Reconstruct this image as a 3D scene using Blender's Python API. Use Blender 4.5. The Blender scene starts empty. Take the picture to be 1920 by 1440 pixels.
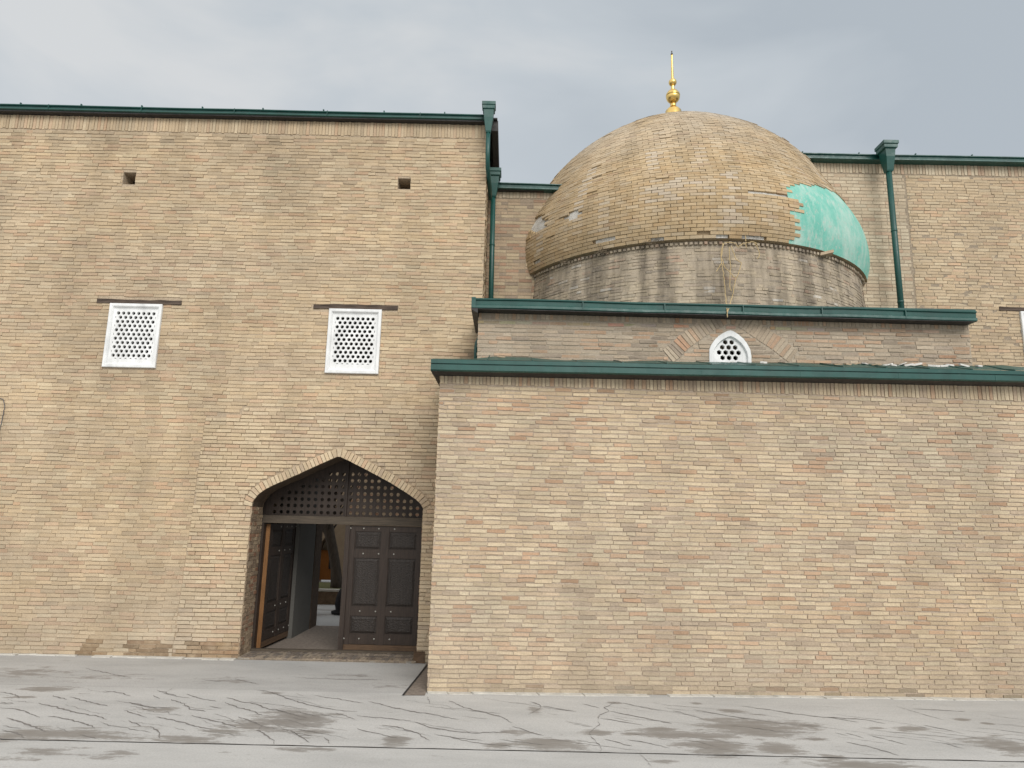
import bpy, math, random
import numpy as np
from mathutils import Vector, noise as mnoise
rnd = random.Random(7)
scene = bpy.context.scene
col = scene.collection

# ------------------------------------------------------------------ camera
FPX, PITCH, ROLL, HC = 1331.0, math.radians(10.8), math.radians(1.27), 2.55
_F = np.array([0, math.cos(PITCH), math.sin(PITCH)])
_U0 = np.array([0, -math.sin(PITCH), math.cos(PITCH)])
_R0 = np.array([1.0, 0, 0])
_R = math.cos(ROLL)*_R0 + math.sin(ROLL)*_U0
_U = -math.sin(ROLL)*_R0 + math.cos(ROLL)*_U0
_C = np.array([0, 0, HC])
def ray(x, y):
    return _F*FPX + _R*(x-960) + _U*(720-y)
def onY(x, y, Y):                      # survey: photo point -> point of the vertical plane Y
    d = ray(x, y); return _C + d*(Y/d[1])
def onZ(x, y, z=0.0):                  # survey: photo point -> point of the level plane z
    d = ray(x, y); return _C + d*((z-HC)/d[2])
cam = bpy.data.cameras.new('camera'); co = bpy.data.objects.new('camera', cam); col.objects.link(co)
from mathutils import Matrix
M = Matrix(((_R[0], _U[0], -_F[0], 0), (_R[1], _U[1], -_F[1], 0), (_R[2], _U[2], -_F[2], HC), (0, 0, 0, 1)))
co.matrix_world = M
cam.sensor_width = 36; cam.lens = 36*FPX/1920; cam.clip_end = 2000; cam.clip_start = .05
scene.camera = co

# ------------------------------------------------------------------ materials
def nt(name):
    m = bpy.data.materials.new(name); m.use_nodes = True
    t = m.node_tree; b = t.nodes['Principled BSDF']
    return m, t, b
def N(t, kind, **kw):
    n = t.nodes.new(kind)
    for k, v in kw.items():
        if k.startswith('i_'):
            n.inputs[k[2:].replace('_', ' ')].default_value = v
        else: setattr(n, k, v)
    return n
def L(t, a, b): t.links.new(a, b)
def ramp(t, fac, stops):
    r = N(t, 'ShaderNodeValToRGB'); L(t, fac, r.inputs[0])
    e = r.color_ramp.elements
    while len(e) < len(stops): e.new(.5)
    for i, (p, c) in enumerate(stops):
        e[i].position = p; e[i].color = (c if hasattr(c, '__len__') else (c, c, c)) + ((1,) if hasattr(c, '__len__') and len(c) == 3 else ()) if hasattr(c, '__len__') else (c, c, c, 1)
    return r
def mixc(t, fac, a, b, mode='MIX'):
    m = N(t, 'ShaderNodeMix', data_type='RGBA', blend_type=mode)
    for s, v in ((m.inputs[0], fac), (m.inputs[6], a), (m.inputs[7], b)):
        if hasattr(v, 'links') or hasattr(v, 'is_linked'): L(t, v, s)
        elif isinstance(v, tuple): s.default_value = v if len(v) == 4 else v+(1,)
        else: s.default_value = v
    return m.outputs[2]
def tex(t, scale, detail=4, rough=.6, vec=None, stretch=None):
    tc = N(t, 'ShaderNodeTexCoord'); v = tc.outputs['Object']
    if stretch:
        mp = N(t, 'ShaderNodeMapping'); mp.inputs['Scale'].default_value = stretch; L(t, v, mp.inputs[0]); v = mp.outputs[0]
    n = N(t, 'ShaderNodeTexNoise'); n.inputs['Scale'].default_value = scale
    n.inputs['Detail'].default_value = detail; n.inputs['Roughness'].default_value = rough
    L(t, v, n.inputs['Vector']); return n.outputs[0]
def bump(t, b, h, strength=.4, dist=.01):
    n = N(t, 'ShaderNodeBump'); n.inputs['Strength'].default_value = strength; n.inputs['Distance'].default_value = dist
    L(t, h, n.inputs['Height']); L(t, n.outputs[0], b.inputs['Normal'])

def brick_mat(name, dust, dustamt=(.42, .75), fine=.35, bs=.5, streak=(1.6, .22, .11)):
    m, t, b = nt(name)
    at = N(t, 'ShaderNodeAttribute', attribute_name='tone')
    n1 = tex(t, 38, 5, .65); r1 = ramp(t, n1, [(.25, 1-fine*.6), (.75, 1+fine*.3)])
    c = mixc(t, 1.0, at.outputs['Color'], r1.outputs[0], 'MULTIPLY')
    n2 = tex(t, 5.5, 6, .7); r2 = ramp(t, n2, [(dustamt[0], 0.0), (dustamt[1], .75)])
    c = mixc(t, r2.outputs[0], c, dust)
    n3 = tex(t, 130, 3, .6); r3 = ramp(t, n3, [(.3, .72), (.5, 1.02)])
    c = mixc(t, .6, c, mixc(t, 1.0, c, r3.outputs[0], 'MULTIPLY'))
    n4 = tex(t, .55, 5, .6); r4 = ramp(t, n4, [(.3, .87), (.7, 1.1)])
    c = mixc(t, 1.0, c, r4.outputs[0], 'MULTIPLY')
    n5 = tex(t, 1.0, 6, .62, stretch=(streak[0], streak[0], streak[1])); r5 = ramp(t, n5, [(.36, 1-streak[2]), (.56, 1.0), (.72, 1+streak[2]*.25)])
    c = mixc(t, 1.0, c, r5.outputs[0], 'MULTIPLY')
    L(t, c, b.inputs['Base Color']); b.inputs['Roughness'].default_value = .92
    b.inputs['Specular IOR Level'].default_value = .2
    bump(t, b, tex(t, 55, 6, .7), bs, .008)
    return m
def mortar_mat(name, base, var=.25):
    m, t, b = nt(name)
    n1 = tex(t, 30, 6, .7); r1 = ramp(t, n1, [(.3, 1-var), (.7, 1+var*.5)])
    c = mixc(t, 1.0, base, r1.outputs[0], 'MULTIPLY')
    n2 = tex(t, 1.3, 5, .6); r2 = ramp(t, n2, [(.3, .85), (.7, 1.08)])
    c = mixc(t, 1.0, c, r2.outputs[0], 'MULTIPLY')
    L(t, c, b.inputs['Base Color']); b.inputs['Roughness'].default_value = .95
    b.inputs['Specular IOR Level'].default_value = .15
    bump(t, b, tex(t, 45, 6, .75), .9, .012)
    return m
MB_MAIN = brick_mat('weathered_brick', (.52, .42, .295), (.46, .82))
MB_LOW = brick_mat('relaid_brick', (.52, .43, .32), (.54, .90))
MB_OLD = brick_mat('old_grey_brick', (.44, .365, .275), (.42, .80), .45, .8)
MB_DOME = brick_mat('dome_brick', (.54, .455, .33), (.48, .86), .3, .3, (2.2, .35, .13))
MB_DRUM = brick_mat('drum_brick', (.43, .365, .28), (.34, .62), .45, .8, (3.4, .28, .5))
MM_MAIN = mortar_mat('main_mortar', (.49, .395, .285))
MM_LOW = mortar_mat('low_wall_mortar', (.47, .385, .30))
MM_OLD = mortar_mat('old_mortar', (.36, .295, .22), .4)
MM_DOME = mortar_mat('dome_mortar', (.40, .31, .20))
MM_WHITE = mortar_mat('white_bedding_mortar', (.64, .62, .57), .35)
def metal_green(name, c, rough=.38):
    m, t, b = nt(name)
    n = tex(t, 3, 4, .6, stretch=(1, 1, .25)); r = ramp(t, n, [(.3, .8), (.7, 1.2)])
    k = mixc(t, 1.0, c, r.outputs[0], 'MULTIPLY')
    n2 = tex(t, 22, 5, .7); r2 = ramp(t, n2, [(.60, 0.0), (.85, .35)])
    k = mixc(t, r2.outputs[0], k, (.16, .20, .18))
    L(t, k, b.inputs['Base Color']); b.inputs['Roughness'].default_value = rough
    b.inputs['Specular IOR Level'].default_value = .5
    rr = ramp(t, tex(t, 9, 3), [(.3, rough-.08), (.7, rough+.15)]); L(t, rr.outputs[0], b.inputs['Roughness'])
    bump(t, b, tex(t, 2.2, 2), .25, .03)
    return m
M_GREEN = metal_green('green_painted_metal', (.008, .066, .055))
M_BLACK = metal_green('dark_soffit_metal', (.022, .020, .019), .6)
def plain(name, c, rough=.8, var=.15, sc=12, bs=.3, metal=0.0, spec=.3, stretch=None, bscale=None):
    m, t, b = nt(name)
    n = tex(t, sc, 5, .65, stretch=stretch); r = ramp(t, n, [(.28, 1-var), (.72, 1+var*.6)])
    k = mixc(t, 1.0, c, r.outputs[0], 'MULTIPLY')
    L(t, k, b.inputs['Base Color']); b.inputs['Roughness'].default_value = rough
    b.inputs['Metallic'].default_value = metal; b.inputs['Specular IOR Level'].default_value = spec
    if bs: bump(t, b, tex(t, bscale or sc*3, 5, .7, stretch=stretch), bs, .006)
    return m
M_WHITE = plain('white_painted_plaster', (.76, .77, .765), .75, .2, 6, .3, stretch=(1, 1, .45))
M_GOLD = plain('gilded_metal', (.83, .58, .20), .28, .1, 8, 0, 1.0)
M_TIP = plain('dark_tip_metal', (.10, .09, .07), .5, .1, 8, 0, .6)
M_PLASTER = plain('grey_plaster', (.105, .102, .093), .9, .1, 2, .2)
M_DIRT = plain('trodden_dirt', (.22, .185, .155), .95, .35, 14, .9)
M_DARKJ = plain('dark_joint', (.035, .032, .030), .95, .2, 30, .2)
M_TILE = plain('pale_edge_tile', (.55, .53, .48), .85, .25, 7, .4)
M_CHIPW = plain('white_plaster_chip', (.70, .68, .64), .9, .2, 30, .4)
M_CHIPT = plain('tan_brick_chip', (.45, .35, .24), .9, .25, 30, .5)
M_STRAW = plain('dry_straw', (.50, .38, .20), .85, .2, 40, .1)
M_STRAW2 = plain('grey_dry_stalk', (.25, .20, .14), .9, .2, 40, .1)
M_CABLE = plain('grey_cable', (.10, .10, .11), .6, .1, 10, 0)
M_ORANGE = plain('orange_stained_wood', (.30, .115, .025), .6, .3, 6, .3, stretch=(8, 8, .7))
M_BARK = plain('tree_bark', (.075, .06, .048), .95, .4, 9, .9, stretch=(2, 2, .5))
M_STUD = plain('steel_stud', (.36, .35, .32), .5, .2, 10, 0, .7)
M_BUNDLE = plain('dark_cloth', (.015, .014, .016), .9, .3, 10, .5)
M_TURF = plain('dry_turf', (.12, .12, .05), .95, .4, 20, .8)
def wood(name, a, c2, rough=.7, stretch=(14, 14, 1.0), carve=0):
    m, t, b = nt(name)
    n = tex(t, 3.0, 6, .7, stretch=stretch); r = ramp(t, n, [(.3, a), (.7, c2)])
    L(t, r.outputs[0], b.inputs['Base Color']); b.inputs['Roughness'].default_value = rough
    b.inputs['Specular IOR Level'].default_value = .4
    if carve:
        tc = N(t, 'ShaderNodeTexCoord'); v = N(t, 'ShaderNodeTexVoronoi', feature='SMOOTH_F1'); v.inputs['Scale'].default_value = carve
        L(t, tc.outputs['Object'], v.inputs['Vector']); bump(t, b, v.outputs['Distance'], .75, .014)
    else: bump(t, b, n, .35, .006)
    return m
M_DOOR = wood('dark_stained_wood', (.020, .013, .009), (.046, .031, .023), .6)
M_CARVE = wood('carved_dark_wood', (.017, .013, .011), (.036, .028, .023), .55, carve=62)
M_KICK = wood('worn_brown_wood', (.055, .032, .018), (.13, .078, .042), .7, (1.2, 8, 14))
M_BEAM = wood('weathered_beam_wood', (.040, .032, .024), (.105, .082, .058), .75, (1.0, 14, 14))
M_LINTEL = wood('old_lintel_wood', (.022, .015, .012), (.13, .095, .072), .85, (1.1, 12, 14))
M_EDGE = wood('bare_orange_wood', (.12, .055, .018), (.27, .13, .048), .6, (12, 12, .9))

def teal_mat():
    m, t, b = nt('turquoise_plaster')
    n = tex(t, 1.6, 7, .7, stretch=(1, 1, .55)); r = ramp(t, n, [(.33, (.125, .42, .335)), (.50, (.19, .48, .395)), (.66, (.38, .56, .485))])
    n2 = tex(t, 6, 6, .75, stretch=(1, 1, .35)); r2 = ramp(t, n2, [(.50, 0.0), (.68, .7)])
    c = mixc(t, r2.outputs[0], r.outputs[0], (.47, .585, .525))
    n3 = tex(t, 14, 4, .7, stretch=(1, 1, .6)); r3 = ramp(t, n3, [(.58, 0.0), (.64, .7)])
    c = mixc(t, r3.outputs[0], c, (.46, .47, .42))
    L(t, c, b.inputs['Base Color']); b.inputs['Roughness'].default_value = .85
    bump(t, b, tex(t, 12, 6, .7), .5, .02)
    return m
M_TEAL = teal_mat()
def concrete_mat(name, base, dampc):
    m, t, b = nt(name)
    at = N(t, 'ShaderNodeAttribute', attribute_name='damp')
    n = tex(t, 1.1, 7, .65, stretch=(.45, 1.3, 1)); r = ramp(t, n, [(.25, .80), (.55, 1.0), (.8, 1.10)])
    c = mixc(t, 1.0, base, r.outputs[0], 'MULTIPLY')
    n2 = tex(t, 45, 6, .8); r2 = ramp(t, n2, [(.3, .80), (.5, 1.0), (.7, 1.12)])
    c = mixc(t, 1.0, c, r2.outputs[0], 'MULTIPLY')
    n3 = tex(t, 4.5, 6, .75, stretch=(.6, 1.2, 1)); r3 = ramp(t, n3, [(.58, 0.0), (.78, .35)])
    c = mixc(t, r3.outputs[0], c, (.30, .27, .235))
    nd = tex(t, 4.2, 8, .68, stretch=(.45, 1.5, 1))
    ad = N(t, 'ShaderNodeMath', operation='ADD'); L(t, at.outputs['Fac'], ad.inputs[0])
    nh = N(t, 'ShaderNodeMath', operation='MULTIPLY_ADD'); L(t, tex(t, 19, 8, .78, stretch=(.5, 1.5, 1)), nh.inputs[0]); nh.inputs[1].default_value = .45; nh.inputs[2].default_value = -.225
    na = N(t, 'ShaderNodeMath', operation='ADD'); L(t, nd, na.inputs[0]); L(t, nh.outputs[0], na.inputs[1])
    sb = N(t, 'ShaderNodeMath', operation='MULTIPLY_ADD'); L(t, na.outputs[0], sb.inputs[0]); sb.inputs[1].default_value = 2.6; sb.inputs[2].default_value = -1.34
    L(t, sb.outputs[0], ad.inputs[1])
    rd = ramp(t, ad.outputs[0], [(.38, 0.0), (.45, .50), (.62, .78), (1.1, .95)])
    c = mixc(t, rd.outputs[0], c, dampc)
    L(t, c, b.inputs['Base Color'])
    rr = N(t, 'ShaderNodeMapRange'); L(t, rd.outputs[0], rr.inputs[0]); rr.inputs[3].default_value = .88; rr.inputs[4].default_value = .62
    L(t, rr.outputs[0], b.inputs['Roughness']); b.inputs['Specular IOR Level'].default_value = .3
    bump(t, b, tex(t, 40, 6, .7), .25, .006)
    return m
M_CONC = concrete_mat('pale_concrete', (.455, .452, .438), (.215, .20, .182))
M_CONC2 = concrete_mat('grey_concrete', (.40, .397, .385), (.215, .20, .185))
M_GROUND = plain('ground_concrete', (.36, .355, .34), .9, .15, 2, .3)
M_CRACK = plain('damp_crack', (.215, .20, .188), .9, .3, 20, .3)

# ------------------------------------------------------------------ object helpers
def tag(o, label=None, cat=None, group=None, kind=None):
    for k, v in (('label', label), ('category', cat), ('group', group), ('kind', kind)):
        if v: o[k] = v
    return o
def thing(name, loc, label, cat, group=None):
    o = bpy.data.objects.new(name, None); col.objects.link(o); o.location = loc; o.empty_display_size = .2
    return tag(o, label, cat, group)
def link(name, me, mats, parent=None, smooth=False, local=False):
    o = bpy.data.objects.new(name, me); col.objects.link(o)
    for m in (mats if isinstance(mats, (list, tuple)) else [mats]): me.materials.append(m)
    if smooth: me.polygons.foreach_set('use_smooth', [True]*len(me.polygons))
    if parent:
        o.parent = parent
        if parent.type == 'EMPTY' and not local: o.location = -parent.location   # meshes are in world metres
    return o
class MB:                              # collects faces into one mesh
    def __init__(s): s.v = []; s.f = []; s.mi = []
    def add(s, vs, fs, mi=0):
        n = len(s.v); s.v += [tuple(map(float, p)) for p in vs]; s.f += [tuple(i+n for i in f) for f in fs]; s.mi += [mi]*len(fs)
    def box(s, x0, x1, y0, y1, z0, z1, mi=0, jit=0):
        p = [(x, y, z) for z in (z0, z1) for y in (y0, y1) for x in (x0, x1)]
        if jit: p = [(a+rnd.uniform(-jit, jit), b+rnd.uniform(-jit, jit), c+rnd.uniform(-jit, jit)) for a, b, c in p]
        s.add(p, [(0, 2, 3, 1), (4, 5, 7, 6), (0, 1, 5, 4), (2, 6, 7, 3), (0, 4, 6, 2), (1, 3, 7, 5)], mi)
    def loft(s, rings, closed=True, caps=True, mi=0):
        n = len(rings[0]); vs = [p for r in rings for p in r]; fs = []
        for i in range(len(rings)-1):
            for j in range(n if closed else n-1):
                k = (j+1) % n; fs.append((i*n+j, i*n+k, (i+1)*n+k, (i+1)*n+j))
        if caps: fs += [tuple(range(n))[::-1], tuple((len(rings)-1)*n+j for j in range(n))]
        s.add(vs, fs, mi)
    def tube(s, pts, r, n=8, mi=0):
        rings = []; P = [Vector(p) for p in pts]
        for i, p in enumerate(P):
            d = (P[min(i+1, len(P)-1)]-P[max(i-1, 0)]).normalized()
            a = d.orthogonal().normalized() if i == 0 else (a - d*a.dot(d)).normalized()
            b = d.cross(a); rr = r[i] if hasattr(r, '__len__') else r
            rings.append([p + (a*math.cos(q)+b*math.sin(q))*rr for q in [2*math.pi*k/n for k in range(n)]])
        s.loft(rings, mi=mi)
    def lathe(s, prof, cx, cy, n=24, mi=0):
        s.loft([[(cx+r*math.cos(2*math.pi*k/n), cy+r*math.sin(2*math.pi*k/n), z) for k in range(n)] for r, z in prof], mi=mi)
    def extrude_x(s, prof, x0, x1, y_of=lambda x: 0, z_of=lambda x: 0, step=.8, mi=0, wob=.006):
        k = max(2, int((x1-x0)/step)+1); rings = []
        for i in range(k):
            x = x0+(x1-x0)*i/(k-1); w = rnd.uniform(-wob, wob)
            rings.append([(x, y_of(x)+y, z_of(x)+z+w) for y, z in prof])
        s.loft(rings, mi=mi)
    def mesh(s, name):
        me = bpy.data.meshes.new(name); me.from_pydata(s.v, [], s.f); me.update()
        me.polygons.foreach_set('material_index', s.mi); return me
    def build(s, name, mats, parent=None, smooth=False, local=False):
        import bmesh
        me = s.mesh(name); bm = bmesh.new(); bm.from_mesh(me); bmesh.ops.recalc_face_normals(bm, faces=bm.faces); bm.to_mesh(me); bm.free()
        return link(name, me, mats, parent, smooth, local)
def fbm(x, y, z=0.0): return mnoise.fractal(Vector((x, y, z)), 1.0, 2.0, 3)
def plate(outer, holes, th):           # flat plate with holes in (u, v); returns verts (u, v, w in 0..-th), faces
    cu = bpy.data.curves.new('plate', 'CURVE'); cu.dimensions = '2D'; cu.fill_mode = 'BOTH'; cu.extrude = th/2
    for pl in [outer]+list(holes):
        sp = cu.splines.new('POLY'); sp.points.add(len(pl)-1); sp.use_cyclic_u = True
        for i, p in enumerate(pl): sp.points[i].co = (p[0], p[1], 0, 1)
    o = bpy.data.objects.new('plate', cu); col.objects.link(o)
    dg = bpy.context.evaluated_depsgraph_get(); me = bpy.data.meshes.new_from_object(o.evaluated_get(dg))
    v = [(p.co.x, p.co.y, p.co.z-th/2) for p in me.vertices]; f = [tuple(p.vertices) for p in me.polygons]
    bpy.data.objects.remove(o); bpy.data.curves.remove(cu); bpy.data.meshes.remove(me)
    return v, f
def rect(u0, v0, u1, v1): return [(u0, v0), (u1, v0), (u1, v1), (u0, v1)]

# ------------------------------------------------------------------ brickwork
def spans(polys, v):                   # u-intervals of polygons along the level v
    out = []
    for pl in polys:
        xs = []
        for (a, b), (c, d) in zip(pl, pl[1:]+pl[:1]):
            if (b > v) != (d > v): xs.append(a+(v-b)*(c-a)/(d-b))
        xs.sort(); out += list(zip(xs[::2], xs[1::2]))
    return out
PAL_MAIN = [((0.533, 0.414, 0.273), 42), ((0.546, 0.434, 0.294), 24), ((0.569, 0.465, 0.319), 13), ((0.528, 0.388, 0.262), 11), ((0.523, 0.367, 0.24), 4), ((0.482, 0.38, 0.262), 6)]
PAL_LOW = [((0.561, 0.451, 0.309), 34), ((0.587, 0.487, 0.342), 30), ((0.534, 0.42, 0.292), 14), ((0.532, 0.374, 0.251), 9), ((0.486, 0.323, 0.21), 4), ((0.486, 0.385, 0.278), 9)]
PAL_PANEL = [((0.568, 0.452, 0.303), 40), ((0.591, 0.483, 0.335), 26), ((0.541, 0.42, 0.286), 20), ((0.544, 0.391, 0.261), 9), ((0.47, 0.373, 0.267), 5)]
PAL_UP = [((0.456, 0.367, 0.271), 36), ((0.48, 0.401, 0.304), 22), ((0.488, 0.335, 0.227), 20), ((0.471, 0.292, 0.19), 6), ((0.383, 0.313, 0.245), 16)]
PAL_DOME = [((0.468, 0.348, 0.204), 44), ((0.483, 0.367, 0.226), 26), ((0.446, 0.32, 0.182), 18), ((0.502, 0.398, 0.266), 9), ((0.421, 0.299, 0.185), 3)]
PAL_DRUM = [((0.444, 0.369, 0.275), 34), ((0.387, 0.321, 0.251), 24), ((0.501, 0.416, 0.299), 26), ((0.454, 0.312, 0.227), 7), ((0.302, 0.260, 0.212), 9)]
PAL_REAR = [((0.538, 0.444, 0.32), 40), ((0.56, 0.478, 0.352), 32), ((0.501, 0.399, 0.284), 20), ((0.493, 0.357, 0.253), 8)]
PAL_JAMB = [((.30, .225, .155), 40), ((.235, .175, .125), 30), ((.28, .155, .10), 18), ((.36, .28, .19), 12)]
class Bricks:
    def __init__(s): s.q = []; s.c = []
    def pick(s, pal, u, v, shift=0):
        tot = sum(w for _, w in pal); k = rnd.random()*tot
        b = fbm(u*.35+31, v*.9, 7)*.8
        if b > .25 and rnd.random() < .25: k = tot*rnd.uniform(.45, 1)
        for c, w in pal:
            k -= w
            if k <= 0: break
        f = rnd.uniform(.88, 1.10)
        return [x*f for x in c]
    def add(s, u0, u1, v0, v1, w, tilt, jit, colr, back=-.03):
        um = (u0+u1)/2 + (u1-u0)*rnd.uniform(-.15, .15); J = lambda a: rnd.uniform(-a, a)
        t0, t1 = J(tilt), J(tilt)
        pts = [(u0+J(jit), v0+J(jit)), (um, v0+J(jit)), (u1+J(jit), v0+J(jit)), (u1+J(jit), v1+J(jit)), (um, v1+J(jit)), (u0+J(jit), v1+J(jit))]
        ws = [w+t0, w+(t0+t1)/2+J(tilt)*.5, w+t1, w+t1+J(tilt), w+(t0+t1)/2, w+t0+J(tilt)]
        s.q.append([(p[0], p[1], a) for p, a in zip(pts, ws)]+[(p[0], p[1], back) for p in pts]); s.c.append(colr)
    def quad(s, pts, w, colr, back=-.03, jit=.003):    # free four-cornered brick face, pts counter-clockwise
        J = lambda: rnd.uniform(-jit, jit)
        p = [(a+J(), b+J()) for a, b in pts]; p = [p[0], ((p[0][0]+p[1][0])/2, (p[0][1]+p[1][1])/2), p[1], p[2], ((p[2][0]+p[3][0])/2, (p[2][1]+p[3][1])/2), p[3]]
        s.q.append([(a, b, w+J()) for a, b in p]+[(a, b, back) for a, b in p]); s.c.append(colr)
    def field(s, u0, u1, v0, v1, course=.066, bl=.27, vj=.010, hj=.010, prot=(0, .01), tilt=.003, jit=.003, wav=.012, pal=PAL_MAIN,
              polys=(), stain=None, half=.10, regular=False, ends=True):
        n = max(1, round((v1-v0)/course)); ch = (v1-v0)/n
        for r in range(n):
            a = v0+r*ch; vm = a+ch/2
            cut = spans(polys, vm)+spans(polys, a+.15*ch)+spans(polys, a+.85*ch)
            u = u0-bl*(rnd.uniform(0, 1) if not regular else (.5 if r % 2 else 0.0)+rnd.uniform(-.04, .04))
            while u < u1:
                l = bl*(rnd.uniform(.9, 1.08) if not regular else rnd.uniform(.98, 1.02))
                if rnd.random() < half: l *= .5
                x0, x1 = max(u+vj/2, u0), min(u+l-vj/2, u1); u += l
                segs = [(x0, x1)]
                for ca, cb in cut:
                    ns = []
                    for p, q in segs:
                        if cb <= p or ca >= q: ns.append((p, q)); continue
                        if ca-.004 > p: ns.append((p, ca-.004))
                        if cb+.004 < q: ns.append((cb+.004, q))
                    segs = ns
                for p, q in segs:
                    if q-p < .035: continue
                    m = (p+q)/2
                    wv = wav*(fbm(m*.7, vm*.9, 3)+.35*fbm(m*2.6, vm*2.2, 9)) if wav else 0
                    g0 = hj*rnd.uniform(.3, .75); g1 = hj*rnd.uniform(.3, .75)
                    c = s.pick(pal, m, vm)
                    pw = rnd.uniform(*prot)
                    if stain:
                        c = stain(c, m, vm)
                        if c is None: continue
                    s.add(p, q, a+g0+wv, a+ch-g1+wv, pw, tilt, jit, c)
    def soldiers(s, u0, u1, v0, v1, th=.062, pal=PAL_MAIN, prot=(.002, .012), gap=.010, polys=()):
        u = u0
        while u < u1-.02:
            l = th*rnd.uniform(.85, 1.15); m = u+l/2
            c = s.pick(pal, m*3, v0)
            if not any(p <= m <= q for p, q in spans(polys, (v0+v1)/2)):
                s.add(u+gap/2, min(u+l-gap/2, u1), v0+rnd.uniform(.0, .018), v1-rnd.uniform(0, .01), rnd.uniform(*prot), .003, .003, c)
            u += l
    def arrays(s, fmap):
        q = np.array(s.q, float); n = len(q)
        P = fmap(q[..., 0].ravel(), q[..., 1].ravel(), q[..., 2].ravel())
        base = np.array([0, 1, 2, 3, 4, 5] + sum([[i, i+6, (i+1) % 6+6, (i+1) % 6] for i in range(6)], []))
        loops = (base[None, :] + 12*np.arange(n)[:, None]).ravel()
        tot = np.tile(np.array([6]+[4]*6), n)
        cols = np.repeat(np.array(s.c, float), 12, axis=0)
        return P, loops, tot, cols
def brick_mesh(name, parts, cores=()):     # parts: (Bricks, fmap); cores: (verts, faces, fmap or None, colour)
    Ps, Ls, Ts, Cs, Ms = [], [], [], [], []; off = 0
    for b, fm in parts:
        if not b.q: continue
        P, lo, t, c = b.arrays(fm); Ps.append(P); Ls.append(lo+off); Ts.append(t); Cs.append(c); Ms.append(np.zeros(len(t), int)); off += len(P)
    for v, f, fm in cores:
        v = np.array(v, float)
        if fm: v = fm(v[:, 0], v[:, 1], v[:, 2])
        Ps.append(v); Ls.append(np.array([i for q in f for i in q])+off); Ts.append(np.array([len(q) for q in f])); Cs.append(np.ones((len(v), 3))*np.array([.40, .335, .25])); Ms.append(np.ones(len(f), int)); off += len(v)
    P, lo, t, c, mi = map(np.concatenate, (Ps, Ls, Ts, Cs, Ms))
    me = bpy.data.meshes.new(name); me.vertices.add(len(P)); me.vertices.foreach_set('co', P.ravel())
    me.loops.add(len(lo)); me.loops.foreach_set('vertex_index', lo)
    me.polygons.add(len(t)); me.polygons.foreach_set('loop_start', np.concatenate([[0], np.cumsum(t)[:-1]])); me.polygons.foreach_set('loop_total', t)
    me.polygons.foreach_set('material_index', mi)
    me.polygons.foreach_set('use_smooth', np.zeros(len(t), bool))
    me.update(calc_edges=True)
    a = me.attributes.new('tone', 'FLOAT_COLOR', 'POINT'); a.data.foreach_set('color', np.concatenate([c, np.ones((len(c), 1))], 1).ravel())
    me.validate()
    return me
def mapY(Y, sl=0.0, x0=0.0): return lambda u, v, w: np.stack([u, Y+sl*(u-x0)-w, v], 1)      # faces the viewer (-Y)
def mapXp(X): return lambda u, v, w: np.stack([X+w, u, v], 1)                                 # faces +X, u runs along Y
def mapXm(X): return lambda u, v, w: np.stack([X-w, u, v], 1)                                 # faces -X
def voussoirs(B, line, width, th, pal, w=(.004, .012), gap=.010, smooth=.10):
    # line: inner edge from left to right; bricks stand outward from it
    P = [np.array(p, float) for p in line]; seg = [np.linalg.norm(b-a) for a, b in zip(P, P[1:])]; tot = sum(seg)
    def at(s):
        s = min(max(s, 0), tot)
        for a, b, l in zip(P, P[1:], seg):
            if s <= l: return a+(b-a)*(s/l)
            s -= l
        return P[-1]
    def nrm(s):
        d = at(s+smooth)-at(s-smooth); d /= np.linalg.norm(d); return np.array([-d[1], d[0]])
    k = round(tot/th)
    for i in range(k):
        s0, s1 = tot*i/k+gap/2, tot*(i+1)/k-gap/2
        a, b = at(s0), at(s1); na, nb = nrm(s0), nrm(s1); wd = width*rnd.uniform(.95, 1.04)
        B.quad([a, b, b+nb*wd, a+na*wd], rnd.uniform(*w), B.pick(pal, a[0]*4, a[1]))
def offset_line(line, d, smooth=.1):
    out = []
    P = [np.array(p, float) for p in line]
    for i, p in enumerate(P):
        t = P[min(i+1, len(P)-1)]-P[max(i-1, 0)]; t /= np.linalg.norm(t); out.append(tuple(p+np.array([-t[1], t[0]])*d))
    return out

# ------------------------------------------------------------------ shared pieces
def lattice_window(parent, x0, x1, z0, z1, Y):
    mb = MB(); prof = [(0, -.10), (0, .045), (.010, .052), (.052, .052), (.058, .042), (.066, .038), (.078, .010), (.10, .004), (.10, -.10)]
    mb.loft([[(x0+o, Y-w, z0+o), (x1-o, Y-w, z0+o), (x1-o, Y-w, z1-o), (x0+o, Y-w, z1-o)] for o, w in prof], caps=False)
    win = mb.build('window', M_WHITE, parent)
    holes = []; cx = (x0+x1)/2; top = z1-.185
    for r in range(11):
        z = top-r*.0845; n = 8 if r % 2 == 0 else 7
        for k in range(n):
            x = cx+(k-(n-1)/2)*.0985
            holes.append([(x+.034*math.cos(a), z+.034*math.sin(a)) for a in [2*math.pi*j/14 for j in range(14)]])
        if r % 2:
            for sgn in (-1, 1):
                x = cx+sgn*4*.0985*.985; holes.append(rect(x-.006, z-.02, x+.006, z+.02))
    for k in range(7):
        x = cx+(k-3)*.0985; z = top-11*.0845+.018; holes.append([(x-.026, z), (x+.026, z), (x+.012, z+.014), (x-.012, z+.014)])
    v, f = plate(rect(x0+.09, z0+.09, x1-.09, z1-.09), holes, .05)
    m2 = MB(); m2.add([(a, Y-.002-c, b) for a, b, c in v], f); m2.build('lattice', M_WHITE, win)
    return win
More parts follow.
